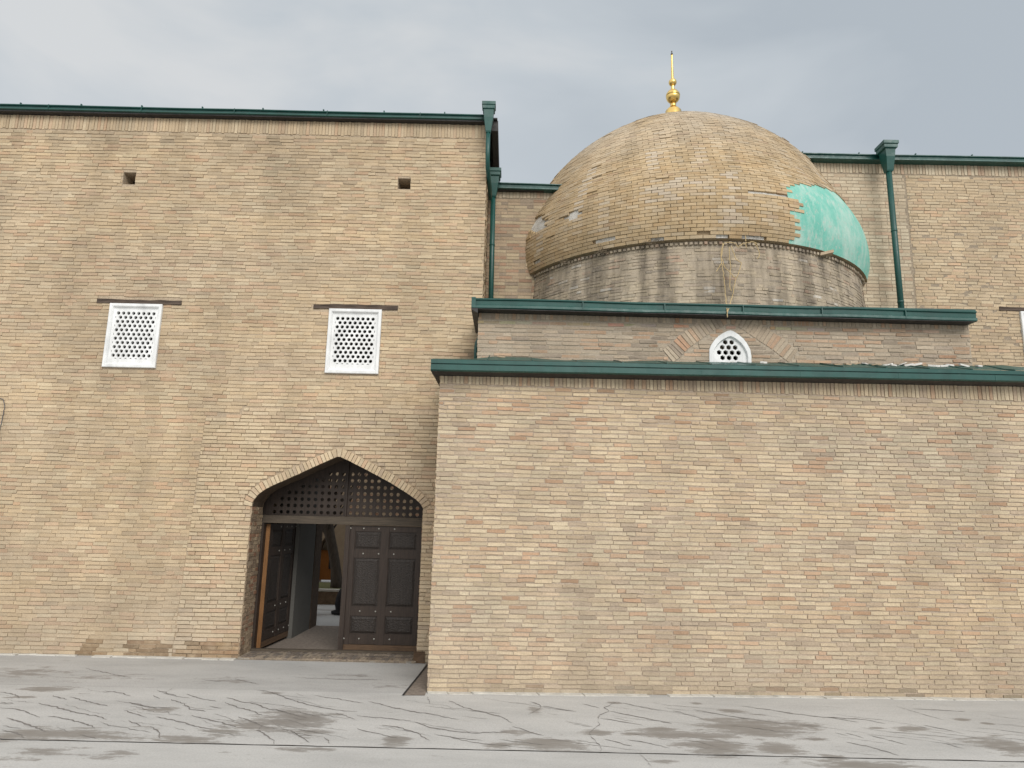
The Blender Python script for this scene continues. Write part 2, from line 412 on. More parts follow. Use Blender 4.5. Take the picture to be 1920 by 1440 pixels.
def lintel(parent, x0, x1, z0, z1, Y, tilt=0):
    mb = MB(); n = 9; rings = []
    for i in range(n):
        x = x0+(x1-x0)*i/(n-1); j = lambda a=.006: rnd.uniform(-a, a); t = tilt*i/(n-1)
        rings.append([(x, Y-.022+j(), z0+t+j()), (x, Y+.2, z0+t), (x, Y+.2, z1+t), (x, Y-.018+j(), z1+t+j(.01)), (x, Y-.012+j(), (z0+z1)/2+t+j())])
    mb.loft(rings); return mb.build('window_lintel', M_LINTEL, parent)
# eaves gutter profile, (y, z) relative to the outer lip line and its top; wall is towards +y
def gutter_prof(h=.15, over=.27, wallz=.0):
    return [(over+.02, 0.01), (.03, 0.0), (.0, -.012), (-.002, -.03), (.035, -.045), (.038, -h*.68), (.004, -h*.80), (.0, -h), (.03, -h-.012), (over+.02, -h-.012)]
def soffit_prof(over=.27, z=-.17, t=.02): return [(.035, z), (over+.02, z), (over+.02, z+t), (.035, z+t)]
def hopper_pipe(parent, cx, Y, ztop, head_w, head_h, head_d, tap_w, tap_h, pr, zend, shift=0.0, elbow=None):
    pp = MB(); zt = ztop-head_h-tap_h
    pts = [(cx, Y, zt+.01)]
    if elbow: pts += elbow
    else: pts += [(cx+shift*.5, Y, (zt+zend)/2), (cx+shift, Y, zend)]
    pp.tube(pts, pr, 14)
    if not elbow:
        for q in (.35, .75):
            z = zt+(zend-zt)*q; pp.lathe([(pr+.001, z-.02), (pr+.006, z-.018), (pr+.006, z+.018), (pr+.001, z+.02)], cx+shift*q, Y, 14)
    pipe = pp.build('downpipe', M_GREEN, parent, smooth=False)
    pipe.data.polygons.foreach_set('use_smooth', [len(p.vertices) == 4 for p in pipe.data.polygons])
    h = MB()
    def R(w, d, z): return [(cx-w/2, Y-d/2, z), (cx+w/2, Y-d/2, z), (cx+w/2, Y+d/2, z), (cx-w/2, Y+d/2, z)]
    a, b = head_w, head_d
    h.loft([R(a, b, ztop), R(a, b, ztop-head_h*.42), R(a*.88, b*.88, ztop-head_h*.50), R(a*.90, b*.90, ztop-head_h*.52), R(a*.88, b*.9, ztop-head_h*.92), R(a*.78, b*.8, ztop-head_h),
            R(tap_w, b*.72, ztop-head_h*1.01), R(tap_w*.86, b*.66, zt+tap_h*.62), R(pr*2.3, pr*2.5, zt), R(pr*2.1, pr*2.1, zt-.03)])
    h.build('hopper', M_GREEN, pipe)
    return pipe

# ------------------------------------------------------------------ MAIN BUILDING (tall, left)
YM = 13.4; ZT = 10.62
main = thing('brick_building', (-5.8, YM, 0), 'tall tan brick building with an open arched gate and two white lattice windows', 'building')
S5 = 5.189
def zp(x, y): p = onY(460+x/S5, 830+y/S5, YM); return (p[0], p[2])
ARCH = [zp(*p) for p in [(55, 620), (75, 570), (130, 500), (200, 450), (300, 402), (500, 315), (700, 222), (912, 130), (1000, 172), (1200, 275), (1400, 382), (1560, 482), (1660, 552), (1712, 600), (1730, 640)]]
XJL, XJR = -4.78, -1.60
ARCH[0] = (XJL, ARCH[0][1]); ARCH[-1] = (XJR, ARCH[-1][1])
gate_open = [(XJL, -.01)]+ARCH+[(XJR, -.01)]
W1 = (-7.885, 5.258, -6.862, 6.53); W2 = (-3.602, 5.236, -2.574, 6.52)
V1 = (-7.985, 9.05, -7.73, 9.315); V2 = (-2.405, 9.08, -2.15, 9.315)
ring_out = offset_line(ARCH, .165)
ring_poly = [(XJL, ARCH[0][1])]+ring_out+[(XJR, ARCH[-1][1])]
wx0, wx1 = -14.5, -.62
PX0, PX1, PZ = -5.87, -1.17, 4.52      # the relaid brick panel round the gate
panel_poly = [(-5.97, -.02), (-5.85, 3.2), (-5.83, 3.9), (-5.80, 4.35), (-5.15, 4.42), (-5.1, 4.52), (-.9, 4.52), (-.9, -.02)]
def rp(W): return rect(*W)
lint1 = [(-8.165, 6.535), (-6.51, 6.535), (-6.51, 6.625), (-8.165, 6.625)]
lint2 = [(-3.92, 6.520), (-2.27, 6.520), (-2.27, 6.615), (-3.92, 6.615)]
openings = [rp(W1), rp(W2), rp(V1), rp(V2), lint1, lint2]
def stain_main(c, u, v):
    f = 1.0
    if v < 1.6:                        # salt bloom low on the wall
        k = max(0, min(1, (1.6-v)/1.6))*max(0, min(1, .55+fbm(u*.6, v*.8, 40))) * .55
        c = [a*(1-k)+b*k for a, b in zip(c, (.52, .455, .37))]
    if v < .26 and fbm(u*.9, 2, 17)*.6+(.35 if -6.8 < u < -4.7 else -.1) > .05*rnd.random()+v*.3: f = rnd.uniform(.45, .7)
    if v < .26 and f < 1: c = [a*f*b for a, b in zip(c, (1.0, .88, .78))]
    if -.95 < u and 4.9 < v < 5.75: # rain stain by the small pipe
        k = .25+.3*rnd.random(); c = [a*(1-k) for a in c]
    k = fbm(u*1.7, v*.25, 60)
    if k > .15: c = [a*(1-.15*min(1, (k-.15)*1.4)) for a in c]
    k = fbm(u*.22+5, v*1.4, 77)              # whole courses from a browner or paler firing
    c = [c[0]*(1+.08*k), c[1]*(1+.06*k), c[2]*(1+.01*k)]
    if v > 9.2 and fbm(u*2.3, .3, 15) > .1: c = [a*(1-.22*(v-9.2)*min(1, fbm(u*2.3, .3, 15)*2.2)) for a in c]   # rain soot below the eaves
    return c
bm_ = Bricks()
bm_.field(wx0, wx1, 0, 10.20, .0705, .285, .0055, .012, (-.0005, .009), .0035, .0050, .022, PAL_MAIN, openings+[panel_poly], stain_main, .14)
bm_.soldiers(wx0, wx1, 10.22, 10.53, .064, PAL_MAIN)
bpn = Bricks()
bpn.field(-6.0, wx1, 0, 4.54, .0705, .285, .007, .013, (.004, .014), .0035, .0035, .010, PAL_PANEL,
          openings+[ring_poly, gate_open]+[[(-6.1, -.1), (-5.97, -.1), (-5.85, 3.2), (-5.83, 3.9), (-5.80, 4.35), (-5.15, 4.42), (-5.1, 4.52), (-5.1, 4.7), (-6.1, 4.7)]], stain_main, .07)
brt = Bricks(); brt.field(YM+.01, YM+4.6, 5.0, 10.3, .0705, .272, .012, .011, (-.004, .012), .005, .004, .02, PAL_MAIN)
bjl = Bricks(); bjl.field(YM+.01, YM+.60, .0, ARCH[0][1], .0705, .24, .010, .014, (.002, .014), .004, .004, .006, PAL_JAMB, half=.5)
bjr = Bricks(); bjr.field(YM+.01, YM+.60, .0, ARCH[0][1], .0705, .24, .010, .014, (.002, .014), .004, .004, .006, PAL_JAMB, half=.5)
core = plate(rect(wx0, -.3, wx1, 10.60), [gate_open, rp(W1), rp(W2), rp(V1), rp(V2)], .60)
cm = mapY(YM)
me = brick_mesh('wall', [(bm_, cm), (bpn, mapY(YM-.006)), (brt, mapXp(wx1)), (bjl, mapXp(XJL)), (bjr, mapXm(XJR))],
                [(core[0], core[1], lambda u, v, w: np.stack([u, YM-w+.007, v], 1))])
link('wall', me, [MB_MAIN, MM_MAIN], main)
ba = Bricks(); voussoirs(ba, ARCH, .155, .072, PAL_PANEL, (.010, .022))
link('arch_ring', brick_mesh('arch_ring', [(ba, mapY(YM-.006))]), [MB_LOW, MM_MAIN], main)
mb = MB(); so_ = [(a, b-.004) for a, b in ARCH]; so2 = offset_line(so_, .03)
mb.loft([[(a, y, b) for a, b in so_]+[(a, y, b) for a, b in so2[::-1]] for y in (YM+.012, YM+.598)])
mb.build('arch_soffit', plain('dark_soffit_brick', (.105, .078, .055), .95, .35, 9, .8), main)  # soffit lining in a much darker brown than the wall face
# body behind the front: upper floor, ends, rear wall, passage
Yr = 17.05; mb = MB()
mb.box(wx0, wx1-.002, YM+.60, Yr, 3.95, 4.15)                       # ceiling of the passage
mb.box(wx1-.35, wx1-.001, YM+.60, Yr, -.3, 10.6); mb.box(wx0, wx0+.35, YM+.60, Yr, -.3, 10.6)
mb.box(wx0, -5.0, Yr, Yr+.5, -.3, 10.6); mb.box(-1.4, wx1-.001, Yr, Yr+.5, -.3, 10.6); mb.box(-5.0, -1.4, Yr, Yr+.5, 3.8, 10.6)
mb.box(-5.15, -5.0, YM+.60, Yr, -.3, 3.94)                      # brick pier at the far end of the passage
mb.build('rear_wall', MM_MAIN, main)
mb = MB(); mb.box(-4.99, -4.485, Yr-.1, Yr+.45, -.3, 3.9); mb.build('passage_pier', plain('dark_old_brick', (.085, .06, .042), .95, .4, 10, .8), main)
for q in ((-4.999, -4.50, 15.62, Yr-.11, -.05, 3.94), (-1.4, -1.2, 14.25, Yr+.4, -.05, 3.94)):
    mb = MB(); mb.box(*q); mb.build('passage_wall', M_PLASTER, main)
# windows, lintels
for W in (W1, W2): lattice_window(main, W[0], W[2], W[1], W[3], YM)
lintel(main, -8.165, -6.51, 6.54, 6.622, YM, -.004); lintel(main, -3.92, -2.27, 6.525, 6.612, YM, .006)
# gutter and roof
mb = MB(); gp = gutter_prof(.115, .17); yg = YM-.17
mb.extrude_x(gp, wx0, -.50, lambda x: yg, lambda x: 10.685, 1.2)
for x in np.arange(-13.9, -1, 1.24): mb.box(x-.012, x+.012, yg-.004, yg+.03, 10.68, 10.708)
for x in np.arange(-13.4, -1, 1.9): mb.box(x-.006, x+.006, yg-.006, yg+.02, 10.575, 10.684)
mb.build('gutter', M_GREEN, main)
mb = MB(); mb.extrude_x(soffit_prof(.17, -.17, .04), wx0, -.50, lambda x: yg, lambda x: 10.70, 1.5)
mb.add([(wx0, yg+.06, 10.65), (-.42, yg+.06, 10.64), (-.42, Yr+.6, 10.9), (wx0, Yr+.6, 11.0), (wx0, yg+.06, 10.61), (-.42, yg+.06, 10.61), (-.42, Yr+.6, 10.62), (wx0, Yr+.6, 10.62)],
       [(0, 1, 2, 3), (4, 7, 6, 5), (0, 4, 5, 1), (1, 5, 6, 2), (2, 6, 7, 3), (3, 7, 4, 0)])
mb.box(-.53, -.405, yg+.12, Yr+.6, 10.38, 10.61)
mb.build('roof', M_BLACK, main)
p = onY(917, 196, 13.10)
hopper_pipe(main, p[0], 13.10, p[2], .275, .155, .26, .205, .45, .045, 9.2, elbow=[(p[0]-.0, 13.10, 9.75), (p[0]+.01, 13.14, 9.45), (p[0]+.04, 13.8, 9.3), (p[0]+.04, 14.1, 9.24)])

# ------------------------------------------------------------------ the gate
YG = 14.12; ZG0, ZG1 = .06, 2.38
mb = MB(); mb.box(XJL-.1, XJR+.1, YG-.09, YG+.09, 2.385, 2.53, jit=.003); mb.build('gate_beam', M_BEAM, main)
for xa, xb in ((XJL-.12, -4.735), (-1.63, XJR+.1)):
    mb = MB(); mb.box(xa, xb, YG-.10, YG+.12, .0, 2.384, jit=.003); mb.build('gate_post', M_DOOR, main)
# lattice screen in the arch head
scr = [(XJL+.012, 2.51)]+[(x*1.0, z-.01) for x, z in ARCH]+[(XJR-.012, 2.51)]
sc_in = [(XJL-.08, 2.535), (XJL-.08, 2.72)]+[(a, b+.05) for a, b in ARCH[1:-1]]+[(XJR+.08, 2.72), (XJR+.08, 2.535)]
holes = []
for r in range(8):
    z = 2.60+r*.1265
    for k in range(-13, 13):
        x = -3.20+(k+.5)*.131+(.022 if k >= 0 else -.022)
        sp = spans([sc_in], z+.075)
        if any(a+.16 < x < b-.16 for a, b in sp) and z < 3.40:
            holes.append([(x+.037*math.cos(a), z+.037*math.sin(a)) for a in [2*math.pi*j/10 for j in range(10)]])
v, f = plate(sc_in, holes, .035)
mb = MB(); mb.add([(a, YG+.03-c, b) for a, b, c in v], f)
mb.box(-3.215, -3.185, YG-.01, YG+.07, 2.535, 3.60)
mb.build('gate_screen', M_DOOR, main)
# threshold
bt = Bricks(); bt.soldiers(XJL, XJR, YM-.05, YM+.16, .075, [((.20, .16, .13), 3), ((.27, .22, .17), 2), ((.15, .13, .115), 2)])
bt.soldiers(XJL, XJR, YM+.17, YM+.38, .075, [((.18, .15, .125), 3), ((.25, .21, .165), 2), ((.15, .13, .115), 2)])
bt.soldiers(XJL, XJR, YM+.39, YM+.55, .075, [((.18, .15, .125), 3), ((.25, .21, .165), 2), ((.15, .13, .115), 2)])
bt2 = Bricks(); bt2.soldiers(XJL, XJR, -.01, .028, .10, [((.16, .13, .11), 3), ((.22, .18, .14), 2), ((.30, .28, .25), 1)])
mb = MB(); mb.box(XJL+.004, XJR-.004, YM-.048, YM+.70, -.1, .029)
me = brick_mesh('threshold', [(bt, lambda u, v, w: np.stack([u, v, .03+w], 1)), (bt2, mapY(YM-.05))], [(mb.v, mb.f, None)])
thr = link('threshold', me, [MB_OLD, MM_OLD], main)
mb = MB(); mb.box(XJL+.01, XJR-.01, YM+.552, YG-.06, .0, .075, jit=.004); mb.build('sill', M_BEAM, thr)
mb = MB(); mb.box(XJR-.05, XJR+.15, YM-.035, YM+.10, .0, .19, jit=.01); mb.build('jamb_base', M_KICK, main)
# leaves: local frame, x 0..W from the hinge, z 0..H, front at y = -t/2
LW, LH, LT = 1.46, 2.31, .085
def leaf_meshes():
    b = MB(); t = LT/2
    b.box(0, LW, -t+.022, t-.022, 0, LH)                                 # backing board
    for z0, z1 in ((0, .105),): pass
    rails = [(.0, .105), (.12, .30), (.63, .80), (1.70, 1.86), (2.20, LH)]
    for s in (0, LW-.13): b.box(s, s+.13, -t, t, .11, LH)
    b.box(LW*.46, LW*.46+.15, -t-.004, t, .11, LH)
    for z0, z1 in rails[1:]:
        b.box(.131, LW*.46-.001, -t+.003, t-.003, z0, z1); b.box(LW*.46+.151, LW-.131, -t+.003, t-.003, z0, z1)
    return b
PANELS = [(.135, LW*.46-.004, .305, .625), (LW*.46+.154, LW-.135, .305, .625), (.135, LW*.46-.004, .805, 1.695), (LW*.46+.154, LW-.135, .805, 1.695), (.135, LW*.46-.004, 1.865, 2.195), (LW*.46+.154, LW-.135, 1.865, 2.195)]
STUDS = [(f*LW, z) for fs, z in (((.39, .60, .80, .975), 2.255), ((.385, .585, .79), 1.78), ((.385, .585, .79), .715), ((.385, .585, .78, .975), .215)) for f in fs]
leaf_me = leaf_meshes().mesh('gate_leaf'); leaf_me.materials.append(M_DOOR)
def panel_mesh(x0, x1, z0, z1):
    b = MB(); t = LT/2
    for sgn in (1, -1):
        b.loft([[(x0+o, -sgn*(t-d), z0+o), (x1-o, -sgn*(t-d), z0+o), (x1-o, -sgn*(t-d), z1-o), (x0+o, -sgn*(t-d), z1-o)] for o, d in ((0, .024), (.014, .020), (.05, .004), (.062, .004), (.066, .009), (.0661, .0091))])
    me = b.mesh('panel'); me.materials.append(M_CARVE); return me
panel_mes = [panel_mesh(*p) for p in PANELS]
sb = MB(); sb.loft([[(r*math.cos(a), y, r*math.sin(a)) for a in [2*math.pi*k/10 for k in range(10)]] for r, y in ((.017, .004), (.017, -.003), (.013, -.009), (.006, -.012))])
stud_me = sb.mesh('stud'); stud_me.materials.append(M_STUD)
kb = MB(); kb.box(.0, LW, -LT/2+.004, LT/2-.004, .0, .108); kick_me = kb.mesh('kick_board'); kick_me.materials.append(M_KICK)
eb = MB(); eb.box(-.012, -.001, -LT/2, LT/2, .0, LH); edge_me = eb.mesh('leaf_edge'); edge_me.materials.append(M_EDGE)
ab = MB(); ab.box(LW-.02, LW+.075, -LT/2-.022, -LT/2-.001, .0, LH); ast_me = ab.mesh('cover_strip'); ast_me.materials.append(M_DOOR)
def child(name, me, parent, loc=(0, 0, 0)):
    o = bpy.data.objects.new(name, me); col.objects.link(o); o.parent = parent; o.location = loc; return o
def leaf(hinge, rz, mirror=False, cover=False, label=None):
    o = bpy.data.objects.new('gate_leaf', leaf_me); col.objects.link(o); o.parent = main
    o.location = Vector(hinge)-main.location; o.rotation_euler = (0, 0, rz)
    if label: o['label'] = label
    for m in panel_mes: child('panel', m, o)
    for x, z in STUDS:
        s = child('stud', stud_me, o, (x, (LT/2 if mirror else -LT/2)+(.0), z))
        if mirror: s.rotation_euler = (0, 0, math.pi)
    child('kick_board', kick_me, o)
    if not mirror: child('leaf_edge', edge_me, o)
    if cover: child('cover_strip', ast_me, o)
    return o
lr = leaf((-1.645, YG, ZG0), math.pi, True, False, 'closed dark panelled gate leaf with steel studs')
ab2 = MB(); ab2.box(LW-.03, LW+.06, LT/2+.001, LT/2+.03, .0, LH); m2 = ab2.mesh('cover_strip'); m2.materials.append(M_DOOR); child('cover_strip', m2, lr)
leaf((-4.70, YG+.06, .05), math.radians(86.8), False, False, 'gate leaf swung inward with bare orange wood on its edge')

# ------------------------------------------------------------------ LOW BLOCK (front right)
SL, FX0, FY0 = .045, -1.166, 11.227
yf = lambda x: FY0+SL*(x-FX0)
low = thing('low_brick_building', (3.4, 11.5, 0), 'low projecting brick building with a plain wall and green sheet metal roof edge', 'building')
lx0, lx1 = -1.16, 13.0
gz = lambda x: 5.005+.0125*(x+1.2)       # lip of the gutter climbs a little to the right
def stain_shade_low(c, u, v):
    if v < 1.3:
        k = max(0, min(1, (1.3-v)/1.2))*max(0, min(1, .5+fbm(u*.5, v*.9, 44)))*.8
        c = [a*(1-k)+b*k for a, b in zip(c, (.49, .415, .32))]
    if v < .14 and fbm(u*.8, 1, 71) > -.1: k = rnd.uniform(.55, .8); c = [a*k for a in c]  # dark broken bricks, with the shadow of the eroded wall foot painted in
    if 3.0 < v and fbm(u*.25, 0, 81) > .1 and v < 4.4:
        pass
    k = fbm(u*1.2, v*.22, 64)
    if k > .12: c = [a*(1-.13*min(1, (k-.12)*1.4)) for a in c]
    k = fbm(u*.2+9, v*1.2, 78)
    c = [c[0]*(1+.09*k), c[1]*(1+.05*k), c[2]*(1+.0*k)]
    if v > 3.6 and fbm(u*2.1, .3, 25) > .1: c = [a*(1-.25*(v-3.6)*min(1, fbm(u*2.1, .3, 25)*2.0)) for a in c]
    if v < .33 and rnd.random() < .75: c = [a*.35+b*.65 for a, b in zip(c, (.46, .375, .27))]      # mud render over the lowest courses
    return c
bl_ = Bricks()
bl_.field(lx0, lx1, 0, 4.66, .0668, .275, .011, .018, (.001, .009), .0035, .0060, .010, PAL_LOW, (), stain_shade_low, .10)
bl_.soldiers(lx0, lx1, 4.67, 4.99, .066, PAL_LOW, gap=.014)
blr = Bricks(); blr.field(FY0+.01, 13.38, 0, 4.9, .0668, .272, .014, .014, (.0, .012), .004, .005, .010, PAL_LOW, (), stain_shade_low)
cv, cf = plate(rect(lx0, -.3, lx1, 5.0), [], .4)
mb = MB(); mb.box(lx0+.004, lx0+.4, FY0+.41, 13.38, -.3, 4.9)
mfl = mapY(FY0, SL, FX0)
me = brick_mesh('wall', [(bl_, mfl), (blr, mapXm(lx0))], [(cv, cf, lambda u, v, w: np.stack([u+.003, yf(u)-w+.005, v], 1)), (mb.v, mb.f, None)])
link('wall', me, [MB_LOW, MM_LOW], low)
mb = MB()
lowp = [(.0, 0), (.0, -.062), (.022, -.066), (.022, -.078), (.0, -.082), (.0, -.165), (.028, -.182), (.34, -.182), (.34, .0)]
xs = np.arange(-1.285, 13.2, .95); rings = []
for x in xs:
    w = rnd.uniform(-.004, .004); rings.append([(x, yf(x)-.30+a+w, gz(x)+b+w) for a, b in lowp])
mb.loft(rings)
for x in np.arange(-.2, 13, 1.62): mb.box(x-.012, x+.012, yf(x)-.305, yf(x)-.27, gz(x)-.168, gz(x)-.084)
mb.build('gutter', M_GREEN, low)
mb = MB(); vs = []
NX = 46
for i in range(NX):
    x = -1.285+(13.0+1.285)*i/(NX-1)
    bz = (.34 if x > -.6 else .20+.14*max(0, (x+1.285)/.685))-.07*min(1, max(0, (x+.6)/1.6))-max(0, x-1)*.004+.008*math.sin(i*1.7)
    vs += [(x, yf(x)-.299, gz(x)+.004), (x, yf(x)-.05, gz(x)+.07+rnd.uniform(-.003, .004)), (x, 12.08 if x > -.62 else 13.39, gz(x)+bz+rnd.uniform(-.006, .01))]
fs = []
for i in range(NX-1):
    a = i*3; fs += [(a, a+3, a+4, a+1), (a+1, a+4, a+5, a+2)]
mb.add(vs, fs)
rz = lambda x, y: gz(x)+.004+(.066*(y-yf(x)+.30)/.25 if y < yf(x)-.05 else .066+(.27-.07*min(1, max(0, (x+.6)/1.6))-max(0, x-1)*.004)*(y-yf(x)+.05)/(12.08-yf(x)+.05))
for x in np.arange(-.4, 12.8, .72):     # standing seams
    q = [yf(x)-.30, yf(x)-.05, 12.07]
    mb.loft([[(x-.008, y, rz(x, y)-.01), (x+.008, y, rz(x, y)-.01), (x+.005, y, rz(x, y)+.016), (x-.005, y, rz(x, y)+.016)] for y in q])
mb.build('roof', M_GREEN, low)
mb = MB(); mb.box(-1.275, -1.17, FY0-.27, 13.38, gz(-1)-.19, gz(-1)-.10); mb.extrude_x([(.30, -.21), (.05, -.184), (.32, -.184)], -1.27, 13.0, lambda x: yf(x)-.30, gz, 2.0, wob=0)
mb.build('soffit', M_BLACK, low)

# ------------------------------------------------------------------ MAUSOLEUM (domed, behind the low block)
YU = 12.1; ux0, ux1 = -.618, 8.045
mau = thing('domed_mausoleum', (3.7, YU, 4.9), 'brick mausoleum with an ochre brick dome and gold finial rising behind the low roof', 'mausoleum')
ugz = lambda x: 6.315-.004*(x+.6)
def z6(x, y): p = onY(1200+x/5.333, 540+y/5.333, YU); return (p[0], p[2])
WIN = [z6(*p) for p in [(690, 760), (690, 620), (705, 580), (740, 525), (785, 480), (830, 452), (870, 432), (900, 424), (930, 434), (975, 462), (1030, 508), (1070, 560), (1100, 620), (1110, 680), (1112, 760)]]
REL = [z6(*p) for p in [(330, 745), (400, 690), (480, 605), (620, 505), (760, 415), (890, 350), (1010, 405), (1150, 500), (1310, 605), (1450, 715), (1490, 745)]]
rel_out = offset_line(REL, .285)
rel_poly = REL+rel_out[::-1]
def stain_up(c, u, v):
    k = fbm(u*1.1, v*.8, 20)
    if v > 5.95: c = [a*(.86 if rnd.random() < .6 else 1) for a in c]
    if u > 6.6: k += .25
    if k > .2: c = [a*(1-.35*min(1, (k-.2)*1.6)) for a in c]
    return c
bu = Bricks()
bu.field(ux0, ux1, 4.9, 6.0, .0735, .30, .014, .022, (.002, .012), .004, .005, .010, PAL_UP, [WIN, rel_poly], stain_up, .1)
bu.soldiers(ux0, ux1, 6.01, 6.22, .072, PAL_UP, gap=.016, polys=[rel_poly])
voussoirs(bu, REL, .275, .072, PAL_UP, (.006, .014), .012, .12)
bul = Bricks(); bul.field(YU+.01, 14.5, 4.9, 6.15, .0735, .30, .014, .022, (.002, .012), .004, .005, .010, PAL_UP)
bur = Bricks(); bur.field(YU+.01, 14.5, 4.9, 6.15, .0735, .30, .014, .022, (.002, .012), .004, .005, .010, PAL_UP)
cu_ = plate(rect(ux0, 4.6, ux1, 6.2), [WIN[:]], .4)
mb = MB(); mb.box(ux0+.003, ux0+.35, YU+.41, 14.5, 4.6, 6.2); mb.box(ux1-.35, ux1-.003, YU+.41, 14.5, 4.6, 6.2)
me = brick_mesh('wall', [(bu, mapY(YU)), (bul, mapXm(ux0)), (bur, mapXp(ux1))], [(cu_[0], cu_[1], lambda u, v, w: np.stack([u, YU-w+.001, v], 1)), (mb.v, mb.f, None)])
link('wall', me, [MB_OLD, mortar_mat('pinkish_mortar', (.43, .365, .285), .3)], mau)
# arched window
cw = (sum(p[0] for p in WIN)/len(WIN), WIN[0][1])
def scl(pl, k): return [(cw[0]+(a-cw[0])*k, cw[1]+(b-cw[1])*(k if k > 1 else 1-(1-k)*1.02)) for a, b in pl]
mb = MB(); rings = []
for k, w in ((1.0, -.12), (1.0, .018), (.99, .024), (.83, .024), (.80, -.02), (.80, -.12)):
    rings.append([(a, YU-w, b) for a, b in scl(WIN, k)])
mb.loft(rings, closed=False, caps=False)
wn = mb.build('window', M_WHITE, mau)
inner = scl(WIN, .81); holes = []
px0, pz0 = z6(895, 695); hp = .135
for r in range(4):
    n = [3, 4, 3, 2][r]
    for k in range(n):
        x = px0+(k-(n-1)/2)*.1135; z = pz0+r*.094
        holes.append([(x+.046*math.cos(a), z+.046*math.sin(a)) for a in [2*math.pi*j/6+math.pi/6 for j in range(6)]])
v, f = plate(inner, holes, .05)
m2 = MB(); m2.add([(a, YU+.022-c, b) for a, b, c in v], f); m2.build('lattice', M_WHITE, wn)
# eaves
mb = MB(); up = [(.0, .0), (.002, -.022), (.03, -.035), (.034, -.105), (.002, -.125), (.0, -.168), (.02, -.18), (.30, -.18), (.30, .03)]
rings = []
for x in np.linspace(-.72, 8.035, 16):
    w = rnd.uniform(-.008, .008); rings.append([(x, YU-.27+a, ugz(x)+b+w) for a, b in up])
mb.loft(rings)
for x in (1.2, 2.62, 3.98, 5.35, 6.8): mb.box(x-.008, x+.008, YU-.274, YU-.24, ugz(x)-.17, ugz(x)+.004)
mb.box(-.735, -.66, YU-.268, 14.4, ugz(0)-.165, ugz(0)+.02)
mb.build('gutter', M_GREEN, mau)
mb = MB(); mb.extrude_x([(.018, -.194), (.28, -.194), (.28, -.182), (.018, -.182)], -.70, 7.98, lambda x: YU-.27, ugz, 2.0, wob=0)
mb.add([(-.735, YU-.26, 6.14), (-.62, YU-.26, 6.14), (-.62, 13.39, 6.14), (-.735, 13.39, 6.14), (-.735, YU-.26, 6.11), (-.62, YU-.26, 6.05), (-.62, 13.39, 6.05), (-.735, 13.39, 6.11)],
       [(0, 1, 2, 3), (4, 7, 6, 5), (0, 4, 5, 1), (1, 5, 6, 2), (2, 6, 7, 3), (3, 7, 4, 0)])
mb.build('soffit', M_BLACK, mau)
mb = MB(); mb.box(-.70, 8.04, YU-.24, 14.5, ugz(3)-.02, ugz(3)+.012); mb.build('roof', M_GREEN, mau)
p = onY(893.5, 640, 12.9)
mb = MB(); mb.tube([(p[0]+.06, 12.95, 5.93), (p[0]+.05, 12.93, 5.88), (p[0]+.012, 12.9, 5.79), (p[0], 12.9, 5.70), (p[0], 12.9, 5.1)], .042, 12); mb.build('downpipe', M_GREEN, mau, smooth=True)
# drum and dome
DX, DY = 3.974, 16.529
PROF = [(4.13, 7.75), (4.2, 8.0), (4.225, 8.25), (4.2, 8.6), (4.12, 8.9), (4.0, 9.15), (3.85, 9.4), (3.71, 9.65), (3.57, 9.9), (3.43, 10.15), (3.3, 10.4), (3.13, 10.65), (2.91, 10.9), (2.66, 11.15), (2.36, 11.4), (2.01, 11.65), (1.63, 11.9), (1.15, 12.15), (.6, 12.36), (.02, 12.45)]
def smooth_prof(P, n=220):
    P = np.array(P); d = np.concatenate([[0], np.cumsum(np.hypot(*np.diff(P, axis=0).T))]); s = np.linspace(0, d[-1], n)
    q = np.stack([np.interp(s, d, P[:, 0]), np.interp(s, d, P[:, 1])], 1)
    for _ in range(60): q[1:-1] = .25*q[:-2]+.5*q[1:-1]+.25*q[2:]
    d = np.concatenate([[0], np.cumsum(np.hypot(*np.diff(q, axis=0).T))]); return d, q
PS, PQ = smooth_prof(PROF)
PT = np.gradient(PQ, axis=0); PT /= np.linalg.norm(PT, axis=1)[:, None]
def mapdome(u, v, w):                  # u = azimuth (rad, 0 towards the viewer), v = arc length, w = outward
    r = np.interp(v, PS, PQ[:, 0]); z = np.interp(v, PS, PQ[:, 1])
    nr = np.interp(v, PS, PT[:, 1]); nz = -np.interp(v, PS, PT[:, 0])
    rr = r+w*nr; return np.stack([DX+rr*np.sin(u), DY-rr*np.cos(u), z+w*nz], 1)
z_s = lambda z: float(np.interp(z, PQ[:, 1], PS))
TEAL = [(17.0, 7.6), (17.0, 7.84), (18.4, 7.9), (18.1, 8.22), (17.1, 8.26), (17.3, 8.36), (19.8, 8.40), (19.9, 8.61), (17.1, 8.64), (17.4, 8.93), (22.4, 9.09), (25.8, 9.14), (32.2, 9.23), (40.6, 9.34), (50, 9.36), (60, 9.33), (78, 9.3), (78, 7.6)]
